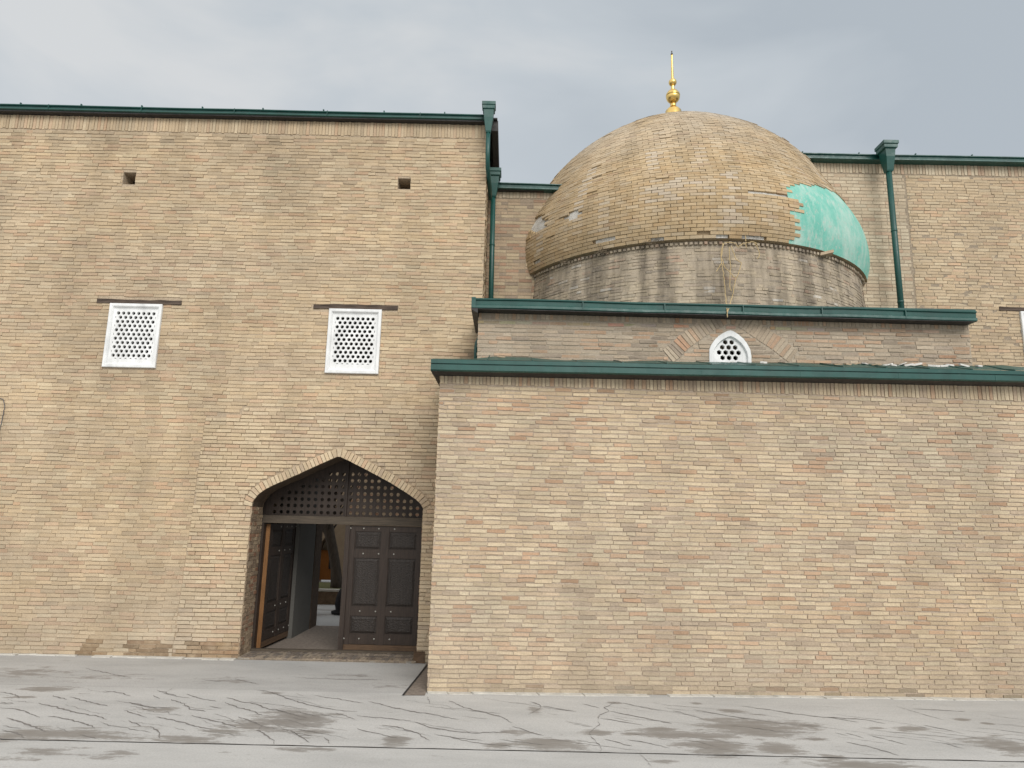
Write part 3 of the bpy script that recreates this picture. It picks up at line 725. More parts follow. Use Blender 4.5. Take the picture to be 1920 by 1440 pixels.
HOLES = [[(-66, 9.07), (-56.5, 9.03), (-53.8, 8.83), (-53, 8.58), (-59, 8.60), (-63, 8.72)], [(-45.6, 8.60), (-43.5, 8.70), (-39.4, 8.76), (-39.3, 8.62), (-43, 8.52), (-45.5, 8.50)],
         [(-39.4, 9.56), (-35.8, 9.56), (-35.8, 9.50), (-39.4, 9.50)], [(3.9, 8.70), (17, 8.70), (17, 8.63), (3.9, 8.63)], [(-34.9, 7.95), (-28.7, 7.95), (-28.7, 7.86), (-34.9, 7.86)],
         [(-20.3, 7.85), (-16.8, 7.85), (-16.8, 7.70), (-20.3, 7.70)], [(-3.9, 7.85), (-.8, 7.85), (-.8, 7.70), (-3.9, 7.70)], [(2.5, 7.85), (8.9, 7.85), (8.9, 7.70), (2.5, 7.70)], [(-58.4, 7.93), (-55.3, 7.93), (-55.3, 7.87), (-58.4, 7.87)]]
def inpoly(pl, x, y): return any(a <= x <= b for a, b in spans([pl], y))
bd = Bricks(); ROW = .0695; nrow = int(PS[-1]/ROW)
PROUD = {}
for r in range(nrow-1):
    v0 = r*PS[-1]/nrow; vm = v0+ROW/2; rad = float(np.interp(vm, PS, PQ[:, 0])); zz = float(np.interp(vm, PS, PQ[:, 1]))
    bl = .238; k = max(6, round(2*math.pi*rad/bl)); ph = rnd.random() if rad < 2 else (.5*(r % 2)+rnd.uniform(-.06, .06))
    for i in range(k):
        a0 = (i-k//2+ph)/k*2*math.pi; a1 = a0+2*math.pi/k; am = (a0+a1)/2; deg = math.degrees(am)
        if abs(deg) > 125: continue
        if inpoly(TEAL, deg, zz) or any(inpoly(h, deg, zz) for h in HOLES): continue
        if rnd.random() < .0035 and zz < 10.3: continue
        c = bd.pick(PAL_DOME, am*4, vm)
        pale = max(0, min(1, (zz-9.6)/2.2))*.75*max(0, min(1.2, .8+fbm(am*3, vm*.6, 5)))     # lime bloom, plus the brighter light on the crown painted in
        st = fbm(am*13, vm*.16, 91)
        if st > .32 and 8.0 < zz < 9.9: pale = max(pale, min(.7, (st-.32)*2.2))
        for d0, d1, zt_, zb_ in ((-21.3, -20.2, 9.05, 8.45), (-18.2, -17.3, 9.05, 8.5), (-14, -10.5, 9.1, 8.5), (-8, -5.5, 9.05, 8.55), (.2, 2.2, 9.15, 8.3), (-.8, 3.0, 8.4, 8.05)):
            if d0-1.2 < deg < d1+1.2 and zb_ < zz < zt_ and rnd.random() < .7: pale = max(pale, .55*rnd.random()+.15)
        c = [x*(1-pale)+y*pale for x, y in zip(c, (.545, .485, .405))]
        if st < -.45: c = [x*.85 for x in c]
        g = .009/rad; w = rnd.uniform(0, .006)
        if rnd.random() < .03: w += rnd.uniform(.008, .022)
        tl = .003
        bd.add(a0+g/2, a1-g/2, v0+.004, v0+ROW-.004, w, tl, .0010, c, -.05)
NA = 96; vs = []; fs = []; mi = []
SI = list(range(0, len(PS), 3))
for s in SI:
    for a in range(NA):
        t = 2*math.pi*a/NA; vs.append(tuple(mapdome(np.array([t]), np.array([PS[s]]), np.array([-.046]))[0]))
for i in range(len(SI)-1):
    for a in range(NA): b = (a+1) % NA; fs.append((i*NA+a, i*NA+b, (i+1)*NA+b, (i+1)*NA+a))
zr = 7.755                              # underside of the projecting rim
for k_, (rr, z) in enumerate(((4.125, zr-.004), (3.9, zr-.03))):
    for a in range(NA): t = 2*math.pi*a/NA; vs.append((DX+rr*math.sin(t), DY-rr*math.cos(t), z))
b0 = len(SI)*NA
for a in range(NA): b = (a+1) % NA; fs.append((b0+a, b0+NA+a, b0+NA+b, b0+b))
me = brick_mesh('dome', [(bd, mapdome)], [(vs, fs, None)])
dome = link('dome', me, [MB_DOME, MM_DOME], mau)
# white bedding left where bricks have fallen
for h in HOLES:
    mb = MB()
    d0, d1 = min(p[0] for p in h)-.4, max(p[0] for p in h)+.4; z0, z1 = max(7.76, min(p[1] for p in h)-.02), max(p[1] for p in h)+.02
    n = max(2, int((d1-d0)/1.5)); rows = []
    for z in np.linspace(z0, z1, 5): rows.append([tuple(mapdome(np.array([math.radians(d0+(d1-d0)*i/n)]), np.array([z_s(z)]), np.array([-.040+rnd.uniform(-.006, .012)]))[0]) for i in range(n+1)])
    mb.loft(rows, closed=False, caps=False); mb.build('bare_mortar', MM_WHITE, dome)
# turquoise plaster patch
mb = MB(); rows = []
for z in np.linspace(7.745, 9.40, 26):
    rows.append([tuple(mapdome(np.array([math.radians(d)]), np.array([z_s(z) if z > 7.75 else 0.0]), np.array([-.012+.006*fbm(d*.2, z*2, 4)]))[0]) for d in np.linspace(16.4, 78.5, 50)])
mb.loft(rows, closed=False, caps=False); mb.build('plaster_patch', M_TEAL, dome, smooth=True)
# dogtooth course and drum
RD = 4.03; rdv = lambda v: RD+.075*np.clip((7.55-v)/1.2, 0, 1.2); bt = Bricks()
k = 190
for i in range(k):
    a = math.radians(-120+240*i/k); da = math.radians(240/k)
    bt.quad([(a*RD, 7.665), ((a+da*.6)*RD, 7.665), ((a+da*.6)*RD, 7.715), (a*RD, 7.715)], rnd.uniform(.03, .055), bt.pick(PAL_DRUM, a*3, 7.7))
def stain_drum(c, u, v):
    st = fbm(u*1.9, v*.12, 33)+.45*fbm(u*6, v*.3, 12); k = 1-max(0, min(.25, (st-.02)*.8))
    if st < -.4: return [x*(1-.4)+y*.4 for x, y in zip(c, (.56, .48, .34))]
    if rnd.random() < .04: return [.58, .55, .50]
    return [x*k for x in c]
bt.field(math.radians(-120)*RD, math.radians(120)*RD, 5.9, 7.66, .062, .25, .014, .014, (-.005, .009), .004, .0065, .009, PAL_DRUM, (), stain_drum, .2)
mapdrum = lambda u, v, w: np.stack([DX+(rdv(v)+w)*np.sin(u/RD), DY-(rdv(v)+w)*np.cos(u/RD), v], 1)
mb = MB(); mb.loft([[(DX+(rdv(z)-.002)*math.sin(2*math.pi*a/120), DY-(rdv(z)-.002)*math.cos(2*math.pi*a/120), z) for a in range(120)] for z in (5.6, 6.1, 7.55, 7.76)], caps=False)
link('drum', brick_mesh('drum', [(bt, mapdrum)], [(mb.v, mb.f, None)]), [MB_DRUM, MB_DRUM], mau)
# finial
def arc(r, zc, a0, a1, n=9, kz=1.0): return [(r*math.cos(math.radians(a0+(a1-a0)*i/n)), zc+kz*r*math.sin(math.radians(a0+(a1-a0)*i/n))) for i in range(n+1)]
mb = MB(); mb.lathe([(.24, 12.40), (.23, 12.60), (.20, 12.90), (.15, 12.96), (.085, 13.02), (.075, 13.06), (.08, 13.16)], DX, DY); fin = mb.build('finial', M_GOLD, mau, smooth=True)
mb = MB(); mb.lathe(arc(.175, 13.31, -65, 8, 8)+arc(.178, 13.335, 0, 18, 2)+arc(.165, 13.35, 20, 66, 6), DX, DY); mb.build('large_ball', M_GOLD, fin, smooth=True)
mb = MB(); mb.lathe([(.045, 13.48), (.05, 13.50), (.042, 13.60), (.045, 13.66)], DX, DY); mb.build('neck', M_GOLD, fin, smooth=True)
mb = MB(); mb.lathe(arc(.102, 13.72, -65, 65, 10), DX, DY); mb.build('small_ball', M_GOLD, fin, smooth=True)
mb = MB(); mb.lathe([(.05, 13.79), (.036, 13.83), (.024, 14.50), (.022, 14.52)], DX-.004, DY, 14); mb.build('spire', M_GOLD, fin, smooth=True)
mb = MB(); mb.lathe([(.024, 14.515), (.032, 14.53), (.024, 14.56), (.012, 14.575), (.012, 14.60), (.018, 14.615), (.006, 14.635)], DX-.004, DY, 12); mb.build('tip', M_TIP, fin, smooth=True)

# ------------------------------------------------------------------ REAR WINGS
YB = 14.6
wing = thing('narrow_brick_wing', (.2, YB, 0), 'narrow strip of brick building squeezed between the tall building and the dome', 'building')
PAL_WING = [((.42, .32, .22), 40), ((.46, .37, .25), 25), ((.38, .25, .17), 20), ((.34, .27, .20), 15)]
bw = Bricks(); bw.field(-.61, 1.3, 5.2, 9.48, .0735, .28, .010, .012, (.0, .006), .002, .002, .004, PAL_WING, (), None, .2, True)
bw.soldiers(-.61, 1.3, 9.50, 9.74, .075, PAL_REAR, gap=.012)
cv, cf = plate(rect(-.61, 4, 1.6, 9.8), [], .4)
link('wall', brick_mesh('wall', [(bw, mapY(YB))], [(cv, cf, lambda u, v, w: np.stack([u, YB-w+.002, v], 1))]), [MB_LOW, MM_OLD], wing)
mb = MB(); mb.extrude_x(gutter_prof(.14, .17), -.50, 1.35, lambda x: YB-.17, lambda x: 9.80-.01*x, .7); mb.build('gutter', M_GREEN, wing)
mb = MB(); mb.box(-.61, 1.6, YB-.12, YB+3, 9.64, 9.77); mb.build('roof', M_BLACK, wing)
p = onY(926, 321, 14.22)
hopper_pipe(wing, p[0], 14.22, p[2], .325, .165, .34, .235, .42, .055, 6.2, shift=.02)

hall = thing('rear_brick_hall', (9.5, YB, 0), 'pale brick hall on the right behind the dome with a green downpipe', 'building')
hx0, hx1, XS = 5.4, 14.2, 8.62
hw = (10.825, 5.9, 11.85, 7.155)
hl = [(10.40, 7.165), (12.3, 7.165), (12.3, 7.25), (10.40, 7.25)]
hz = lambda x: 10.655+.004*(x-8)
bh = Bricks()
bh.field(hx0, XS-.02, 5.0, 10.26, .080, .275, .012, .014, (.0, .005), .0015, .002, .002, PAL_REAR, (), None, .15, True)
bh.field(XS+.02, hx1, 5.0, 10.26, .0705, .275, .012, .012, (-.0005, .009), .0035, .005, .02, PAL_MAIN, [rect(*hw), hl], None, .14)
bh.soldiers(hx0, hx1, 10.275, 10.56, .072, PAL_REAR, gap=.014)
cv, cf = plate(rect(hx0, 4, hx1, 10.6), [rect(*hw)], .5)
link('wall', brick_mesh('wall', [(bh, mapY(YB))], [(cv, cf, lambda u, v, w: np.stack([u, YB-w+.002, v], 1))]), [MB_MAIN, MM_OLD], hall)
lattice_window(hall, hw[0], hw[2], hw[1], hw[3], YB); lintel(hall, 10.40, 12.3, 7.17, 7.25, YB)
mb = MB(); mb.extrude_x(gutter_prof(.135, .20), hx0, hx1, lambda x: YB-.20, hz, 1.1)
for x in np.arange(6.3, 14, 1.25): mb.box(x-.01, x+.01, YB-.202, YB-.16, hz(x), hz(x)+.025)
mb.build('gutter', M_GREEN, hall)
mb = MB(); mb.box(hx0, hx1, YB-.15, YB+4, 10.53, 10.635); mb.box(hx0, hx1, YB+4, YB+4.3, 4, 10.6); mb.box(hx1-.3, hx1-.001, YB+.51, YB+4, 4, 10.5); mb.build('roof', M_BLACK, hall)
p = onY(1662, 271, 14.2)
hopper_pipe(hall, p[0], 14.2, p[2], .325, .165, .40, .215, .46, .060, 6.2, shift=.03)

# ------------------------------------------------------------------ GROUND
def slab(name, pts_x, y0, y1, z, mat, blobs, step=.05):
    x0, x1 = pts_x; nx = int((x1-x0)/step)+1; ny = max(2, int((y1-y0)/step)+1)
    X, Y = np.meshgrid(np.linspace(x0, x1, nx), np.linspace(y0, y1, ny))
    D = np.zeros(X.shape)
    for (cx, cy, rx, ry, ang, s) in blobs:
        dx, dy = X-cx, Y-cy; c, q = math.cos(ang), math.sin(ang)
        d = np.sqrt(((dx*c+dy*q)/rx)**2+((-dx*q+dy*c)/ry)**2); D = np.maximum(D, s*np.clip(1.25-d*.75, 0, 1))
    V = np.stack([X.ravel(), Y.ravel(), np.full(X.size, z)], 1)
    i = np.arange((nx-1)*(ny-1)); r, c = i//(nx-1), i % (nx-1); a = r*nx+c
    F = np.stack([a, a+1, a+nx+1, a+nx], 1)
    me = bpy.data.meshes.new(name); me.from_pydata(V.tolist(), [], F.tolist())
    at = me.attributes.new('damp', 'FLOAT', 'POINT'); at.data.foreach_set('value', D.ravel())
    o = link(name, me, mat); o['kind'] = 'structure'; return o
BL = [(180, 182, 95, 11, .9), (90, 215, 70, 8, .5), (230, 355, 240, 22, .9), (40, 360, 80, 22, .7), (640, 372, 190, 15, .8), (840, 345, 90, 28, .7), (960, 320, 110, 30, .8), (1090, 300, 150, 38, .9), (1170, 345, 80, 20, .6), (600, 262, 70, 12, .8),
      (560, 330, 60, 8, .5), (1490, 378, 55, 18, .9), (1880, 395, 60, 12, .8), (1910, 345, 50, 10, .7), (1020, 200, 60, 6, .6), (430, 345, 90, 10, .6), (900, 440, 150, 15, .4), (1150, 410, 120, 10, .7), (300, 420, 200, 15, .35), (60, 450, 120, 18, .5)]
BR = [(130, 390, 130, 24, .95), (20, 350, 60, 12, .7), (620, 355, 250, 15, .95), (760, 402, 120, 30, 1), (900, 330, 175, 36, 1), (1010, 410, 90, 22, .95), (1500, 335, 60, 10, .9), (1850, 400, 110, 36, .8), (1300, 468, 210, 16, .95), (1215, 438, 60, 8, 1),
      (820, 268, 55, 7, .9), (560, 335, 60, 9, .9), (325, 348, 60, 10, 1), (1080, 320, 90, 20, .6), (1690, 300, 30, 5, .9), (1780, 314, 25, 4, .9), (1140, 373, 40, 6, .8), (380, 236, 30, 5, 1), (690, 238, 22, 4, 1), (560, 455, 60, 12, .6), (1360, 330, 30, 5, .8), (85, 265, 30, 20, .7)]
FARB = [(120, 120, 200, 22, .55), (420, 135, 160, 14, .5), (860, 150, 140, 12, .5), (1300, 135, 200, 12, .35), (1450, 170, 140, 14, .4), (250, 150, 150, 8, .4)]
def gb(lst, ox):
    out = []
    for x, y, rx, ry, s in lst:
        X, Y = ox+x/2, 1200+y/2; c = onZ(X, Y); e = onZ(X+rx/2, Y); b = onZ(X, Y-ry/2); a = onZ(X, Y+ry/2)
        out.append((c[0], c[1], abs(e[0]-c[0]), max(.05, abs(b[1]-a[1])/2), -.04, s))
    return out
blobs = gb(BL, 0)+gb(BR, 960); fblobs = gb(FARB, 0)
for i in range(40): blobs.append((rnd.uniform(-9, 10), rnd.uniform(6, 8.4), rnd.uniform(.1, .6), rnd.uniform(.05, .2), 0, rnd.uniform(.3, .7)))
near = slab('pavement', (-16, 16), 1.5, 8.592, .0, M_CONC, blobs, .08)
mid = slab('pavement', (-16, 16), 8.606, 11.10, .004, M_CONC, blobs, .045)
midr = slab('pavement', (-1.40, 16), 11.10, 12.2, .0, M_CONC, blobs, .07)
far = slab('pavement', (-16, -1.42), 11.112, 13.5, -.006, M_CONC2, fblobs, .06)
mb = MB(); mb.add([(-400, -400, -.06), (400, -400, -.06), (400, 400, -.06), (-400, 400, -.06)], [(0, 1, 2, 3)]); g = mb.build('ground', M_GROUND); g['kind'] = 'structure'
# soil strip beside the low block and the open joint
mb = MB(); a = onZ(758, 1301); b = onZ(801, 1249)
mb.add([(a[0], 10.98, .009), (-1.17, 11.0, .009), (-1.17, 13.38, .009), (-1.40, 13.38, .009)], [(0, 1, 2, 3)]); g = mb.build('soil_strip', M_DIRT); g['kind'] = 'structure'
# pale tiles bedded along the foot of both walls
mb = MB(); x = -1.16
while x < 13:
    l = rnd.uniform(.29, .37); y1 = yf(x)-.006
    if not (1.9 < x < 2.15):
        d = rnd.uniform(.075, .13); sk = rnd.uniform(.02, .05)
        z = .012+rnd.uniform(0, .008)
        mb.add([(x, y1, -.02), (x+l-.012, y1+SL*l, -.02), (x+l-.012+sk, y1-d+SL*l, -.02), (x+sk, y1-d, -.02), (x, y1, z), (x+l-.012, y1+SL*l, z), (x+l-.012+sk, y1-d+SL*l, z-.004), (x+sk, y1-d, z-.004)],
               [(4, 7, 6, 5), (0, 4, 5, 1), (1, 5, 6, 2), (2, 6, 7, 3), (3, 7, 4, 0)])
    x += l
x = -15
while x < -4.9:
    l = rnd.uniform(.27, .36); d = rnd.uniform(.05, .15); y1 = YM-.012; z = .008+rnd.uniform(0, .008)
    if rnd.random() > .12: mb.box(x, x+l-.01, y1-d, y1, -.02, z, jit=.006)
    x += l
g = mb.build('pavement_edge', M_TILE); g['kind'] = 'structure'
# cracks
CR0 = [[(0, 195), (50, 205), (75, 220)], [(0, 235), (50, 240)], [(0, 255), (70, 262), (150, 292)], [(20, 295), (80, 310), (120, 325), (170, 345)], [(20, 182), (70, 168)], [(195, 210), (250, 225)], [(260, 215), (310, 228), (360, 240), (405, 250)],
       [(140, 238), (200, 250), (250, 265), (300, 275), (350, 285), (400, 300)], [(185, 288), (250, 298), (320, 315), (355, 330)], [(390, 192), (450, 200), (490, 212)], [(480, 235), (520, 245), (560, 255), (640, 255)], [(465, 265), (510, 280), (550, 292)],
       [(585, 190), (620, 198), (660, 212)], [(620, 197), (660, 177)], [(575, 210), (600, 222)], [(640, 225), (690, 240), (715, 262), (770, 270)], [(580, 290), (640, 300), (700, 315), (740, 328), (800, 335)], [(700, 205), (760, 222), (810, 232)],
       [(715, 285), (770, 297), (830, 310), (885, 328)], [(780, 250), (830, 258)], [(850, 218), (900, 232), (960, 242), (1010, 262), (1070, 270)], [(840, 235), (890, 255), (950, 270), (985, 285)], [(890, 290), (940, 305), (980, 325), (965, 340), (1000, 360), (1025, 380), (1025, 397)],
       [(960, 190), (1010, 195), (1060, 215), (1120, 235), (1180, 250), (1260, 265), (1340, 270)], [(1020, 260), (1080, 275), (1150, 295)], [(1090, 340), (1125, 365), (1160, 387)], [(1110, 270), (1200, 290)], [(1180, 210), (1260, 222), (1360, 238)],
       [(1260, 275), (1330, 300)], [(1340, 285), (1440, 295), (1540, 305)], [(1385, 232), (1450, 250), (1540, 268), (1640, 285), (1720, 300)], [(1335, 335), (1400, 350), (1490, 370)], [(1430, 320), (1500, 330), (1560, 350), (1610, 380)],
       [(1560, 310), (1610, 330), (1700, 345), (1780, 350), (1900, 347)], [(1680, 228), (1740, 255), (1820, 275), (1880, 290), (1920, 312)], [(1630, 355), (1720, 370), (1810, 380)], [(1105, 140), (1200, 143), (1300, 147), (1430, 147)], [(880, 145), (970, 165)],
       [(320, 105), (380, 118), (440, 130), (490, 142)], [(770, 150), (830, 155)], [(1215, 365), (1230, 378), (1235, 390)], [(480, 305), (530, 325)], [(560, 325), (600, 350), (600, 370)], [(1600, 215), (1612, 240)], [(0, 340), (60, 352), (90, 368)]]
CR1 = [[(70, 233), (105, 245), (110, 255), (60, 283)], [(115, 250), (240, 270)], [(265, 240), (330, 258)], [(395, 232), (345, 255), (365, 268), (325, 285), (320, 305), (330, 320), (290, 345), (300, 370), (325, 395), (335, 408), (332, 430)], [(400, 235), (470, 250), (560, 268)],
       [(365, 268), (450, 285), (550, 305), (600, 315)], [(330, 295), (420, 310), (490, 322)], [(480, 430), (500, 450), (525, 478)], [(600, 265), (720, 298)], [(680, 262), (800, 285), (900, 300)], [(860, 250), (960, 262), (1060, 280)], [(0, 325), (60, 345), (120, 362)],
       [(350, 375), (450, 400)], [(430, 375), (520, 390), (590, 408)], [(1000, 270), (1150, 290), (1320, 300), (1400, 315)], [(1180, 290), (1300, 310)], [(1250, 350), (1320, 370)], [(1255, 385), (1330, 400), (1400, 420), (1450, 435)], [(1330, 355), (1480, 395)],
       [(1440, 250), (1540, 280), (1620, 302)], [(1540, 320), (1640, 340), (1700, 355)], [(1500, 260), (1700, 270)], [(1620, 390), (1700, 410)], [(1210, 350), (1260, 360)]]
mb = MB()
def crack(pts, wd, z):
    P = []
    for a, b in zip(pts, pts[1:]):
        n = max(2, int(math.hypot(b[0]-a[0], b[1]-a[1])/.05))
        for i in range(n): P.append((a[0]+(b[0]-a[0])*i/n+rnd.uniform(-.012, .012), a[1]+(b[1]-a[1])*i/n+rnd.uniform(-.018, .018)))
    P.append(pts[-1]); rows = []; m = len(P)
    for i, q in enumerate(P):
        t = i/(m-1); w = wd*(.25+.75*math.sin(math.pi*t)**.5)*rnd.uniform(.45, 1.25)
        rows.append([(q[0], q[1]-w, z), (q[0]+w*.3, q[1]+w, z)])
    mb.loft(rows, closed=False, caps=False)
for CR, ox in ((CR0, 0), (CR1, 960)):
    for c in CR:
        pts = [tuple(onZ(ox+a/2, 1200+b/2)[:2]) for a, b in c]
        if pts[0][1] > 11.11 and pts[0][0] < -1.4: crack(pts, .010, -.003)
        else: crack(pts, .017 if len(c) > 3 else .013, .0075)
for i in range(120):
    x, y = rnd.uniform(-9, 10), rnd.uniform(8.8, 11.0); q = [(x, y)]
    for k in range(rnd.randint(1, 4)): q.append((q[-1][0]+rnd.uniform(.15, .35), q[-1][1]-rnd.uniform(.05, .2)))
    if min(p[1] for p in q) > 8.65: crack(q, rnd.uniform(.003, .007), .0075)
cracks = mb.build('crack', M_CRACK, mid)
mb = MB(); P = [(-16+.12*i, 8.6+.008*math.sin(i*.9)+rnd.uniform(-.006, .006)) for i in range(268)]
mb.loft([[(x, y-.004*rnd.uniform(.2, 1.6), .0065), (x, y+.004*rnd.uniform(.5, 1.5), .0065)] for x, y in P], closed=False, caps=False); mb.build('joint', M_CRACK, mid)
mb = MB(); mb.loft([[(a[0]+(b[0]-a[0])*t-.016, 10.96+(13.2-10.96)*t, .014), (a[0]+(b[0]-a[0])*t+.016, 10.96+(13.2-10.96)*t, .014)] for t in np.linspace(0, 1, 14)], closed=False, caps=False); mb.build('joint', M_DARKJ, far)

# ------------------------------------------------------------------ COURTYARD seen through the gate
slab('courtyard_paving', (-12, 4), 13.45, 34, -.012, M_CONC2, [(-5.2, 19.4, .8, .3, 0, .8), (-5, 20.4, 1, .15, 0, .7)], .12)
mb = MB(); mb.add([(-5.0, 14.08, .0), (-1.41, 14.08, .0), (-1.41, 17.5, .0), (-5.0, 17.5, .0)], [(0, 1, 2, 3)]); g = mb.build('passage_floor', M_DIRT); g['kind'] = 'structure'
cy = 26.5
ct = thing('courtyard_building', (-6.5, cy, 0), 'courtyard building with an orange wooden front under an arch seen through the gate', 'building')
mb = MB()
ax0 = onY(596, 1030, cy)[0]; ax1 = onY(631, 1030, cy)[0]; am = (ax0+ax1)/2
archh = [(ax0, 0), (ax0, 1.32), (ax0+.06, 1.52), (ax0+.2, 1.72), (am, 1.92), (ax1-.2, 1.72), (ax1-.06, 1.52), (ax1, 1.32), (ax1, 0)]
v, f = plate(rect(-16, -.2, 4, 7.5), [archh], .8); mb.add([(a, cy-c, b) for a, b, c in v], f)
bcy = Bricks(); bcy.field(-12, 0, 2.3, 7.4, .075, .28, .012, .014, (.0, .01), .004, .004, .01, PAL_JAMB, [archh], None)
link('wall', brick_mesh('wall', [(bcy, mapY(cy))], [(mb.v, mb.f, None)]), [MB_MAIN, plain('courtyard_render', (.20, .15, .10), .9, .2, 3, .3)], ct)
mb = MB(); mb.box(ax0, ax1, cy+.5, cy+.6, .22, 1.28); mb.build('wooden_front', M_ORANGE, ct)
mb = MB(); mb.box(am-.02, am+.17, cy+.46, cy+.499, .62, 1.26); mb.build('door_window', M_DARKJ, ct)
mb = MB(); mb.box(ax0-.1, ax1+.1, cy+.62, cy+.7, 1.2, 2.1); mb.build('arch_panel', plain('cream_plaster', (.55, .5, .42), .9, .15, 4, .2), ct)
mb = MB(); mb.box(ax0-.6, ax1+.6, cy-.3, cy+.45, -.1, .16); mb.build('step', M_GROUND, ct)
pl = thing('planter_bed', (-5.6, 22.4, 0), 'raised brick planting bed around the leaning courtyard tree', 'planter')
mb = MB(); mb.box(-9.5, -3.2, 21.6, 21.75, -.05, .36); mb.box(-9.5, -3.2, 24.0, 24.15, -.05, .36); mb.build('brick_edge', plain('dull_brown_brick', (.16, .11, .07), .9, .4, 8, .5), pl)
mb = MB(); mb.box(-9.5, -3.2, 21.58, 21.78, .361, .42); mb.build('coping', M_TILE, pl)
mb = MB(); mb.box(-9.5, -3.2, 21.78, 24.0, .0, .40); mb.build('turf', M_TURF, pl)
tr = thing('tree', (-5.25, 22.4, .35), 'leaning bare tree trunk rising from the courtyard bed behind the gate', 'tree')
t0 = onY(632, 1104, 22.4); t1 = onY(617, 985, 22.4); dx, dz = t1[0]-t0[0], t1[2]-t0[2]
mb = MB(); tp = [(t0[0]+dx*k+.05*math.sin(k*4), 22.4+.1*k, t0[2]-.1+dz*k) for k in (0, .15, .35, .6, .85, 1.1, 1.5, 2.0)]
mb.tube(tp, [.23, .18, .155, .15, .155, .17, .12, .09], 12); mb.build('trunk', M_BARK, tr, smooth=True)
mb = MB()
for i in range(64):
    s = tp[-1-(i % 3)]; a = rnd.uniform(0, 6.28); l = rnd.uniform(.5, 2.4)
    s = (s[0], s[1], s[2]-rnd.uniform(0, .5))
    q = [s, (s[0]+.4*l*math.cos(a), s[1]+.4*l*math.sin(a), s[2]+.5*l), (s[0]+.7*l*math.cos(a+.3), s[1]+.7*l*math.sin(a+.3), s[2]+1.1*l)]
    mb.tube(q, [.05, .03, .01], 6)
mb.build('crown', M_BARK, tr, smooth=True)
bp = onZ(650, 1150, 0)
bn = thing('dark_bundle', (bp[0], bp[1], 0), 'dark covered bundle on the courtyard paving half hidden by the closed gate leaf', 'bundle')
mb = MB(); mb.lathe([(.40, .0), (.42, .05), (.30, .09), (.33, .25), (.30, .45), (.22, .62), (.10, .70), (.02, .71)], bp[0], bp[1], 14); mb.build('cover', M_BUNDLE, bn, smooth=True)

# ------------------------------------------------------------------ small things
def curve_thing(name, lines, r, mat, label, cat, group=None):
    mb = MB()
    for l in lines:
        P = []
        for a, b in zip(l, l[1:]):
            for i in range(4): P.append(tuple(a[k]+(b[k]-a[k])*i/4+rnd.uniform(-.006, .006) for k in range(3)))
        P.append(l[-1]); mb.tube(P, r, 5)
    return tag(mb.build(name, mat), label, cat, group)
def z8(x, y, Y=12.36): return tuple(onY(1280+x/7.578, 430+y/7.578, Y))
VL = [[(575, 195), (545, 320), (555, 470), (580, 620), (595, 800), (610, 960)], [(580, 200), (550, 400), (600, 540), (690, 630), (745, 690)], [(600, 190), (680, 185), (750, 200), (800, 260)], [(800, 240), (860, 200), (920, 190)],
      [(690, 240), (720, 330), (760, 420), (835, 480), (810, 570), (760, 700), (735, 800), (705, 950)], [(660, 250), (665, 400), (685, 520), (670, 650), (672, 830)], [(555, 480), (510, 550), (480, 600)], [(890, 190), (905, 260)], [(1020, 190), (1070, 260), (1095, 370), (1060, 420)], [(900, 175), (890, 90)], [(930, 190), (1010, 180), (1060, 205)]]
lines = [[z8(*p) for p in l] for l in VL]
tail = [[z8(610, 960), z8(622, 1060, 11.95), z8(636, 1170, 11.80), z8(634, 1250, 11.80)], [z8(705, 950), z8(675, 1060, 11.95), z8(640, 1170, 11.80)], [z8(672, 830), z8(690, 880)], [z8(612, 1062, 11.95), z8(690, 1066, 11.95)]]
curve_thing('dry_vine', lines+tail, .008, M_STRAW, 'straw coloured dead vine hanging from the dome rim over the upper gutter', 'vine')
for (cx, cy_, n, s, lb) in ((1065, 493, 26, .16, 'small grey dry weed at the left end of the dome rim'), (1134, 474, 40, .20, 'widest dry weed tuft under the left half of the dome rim'), (1224, 458, 34, .17, 'tall narrow dry weed under the dome rim left of the vine')):
    d = ray(cx, cy_); R2 = 4.07
    A = d[0]**2+d[1]**2; B = -2*(d[0]*DX+d[1]*DY); Cc = DX**2+DY**2-R2**2; t = (-B-math.sqrt(B*B-4*A*Cc))/(2*A); p = _C+d*t
    ls = []
    for i in range(n):
        a = rnd.uniform(-1.3, 1.3); l = s*rnd.uniform(.4, 1.1); q = (p[0]+rnd.uniform(-.12, .12), p[1]-.02, p[2]+rnd.uniform(-.03, .03))
        ls.append([q, (q[0]+l*.5*math.sin(a), q[1]-rnd.uniform(.0, .06), q[2]+l*.5*math.cos(a*1.4)), (q[0]+l*math.sin(a), q[1]-rnd.uniform(.0, .1), q[2]+l*.8*math.cos(a*1.6))])
    curve_thing('dry_weed', ls, .0032, M_STRAW2, lb, 'weed', 'dry weeds at the dome rim')
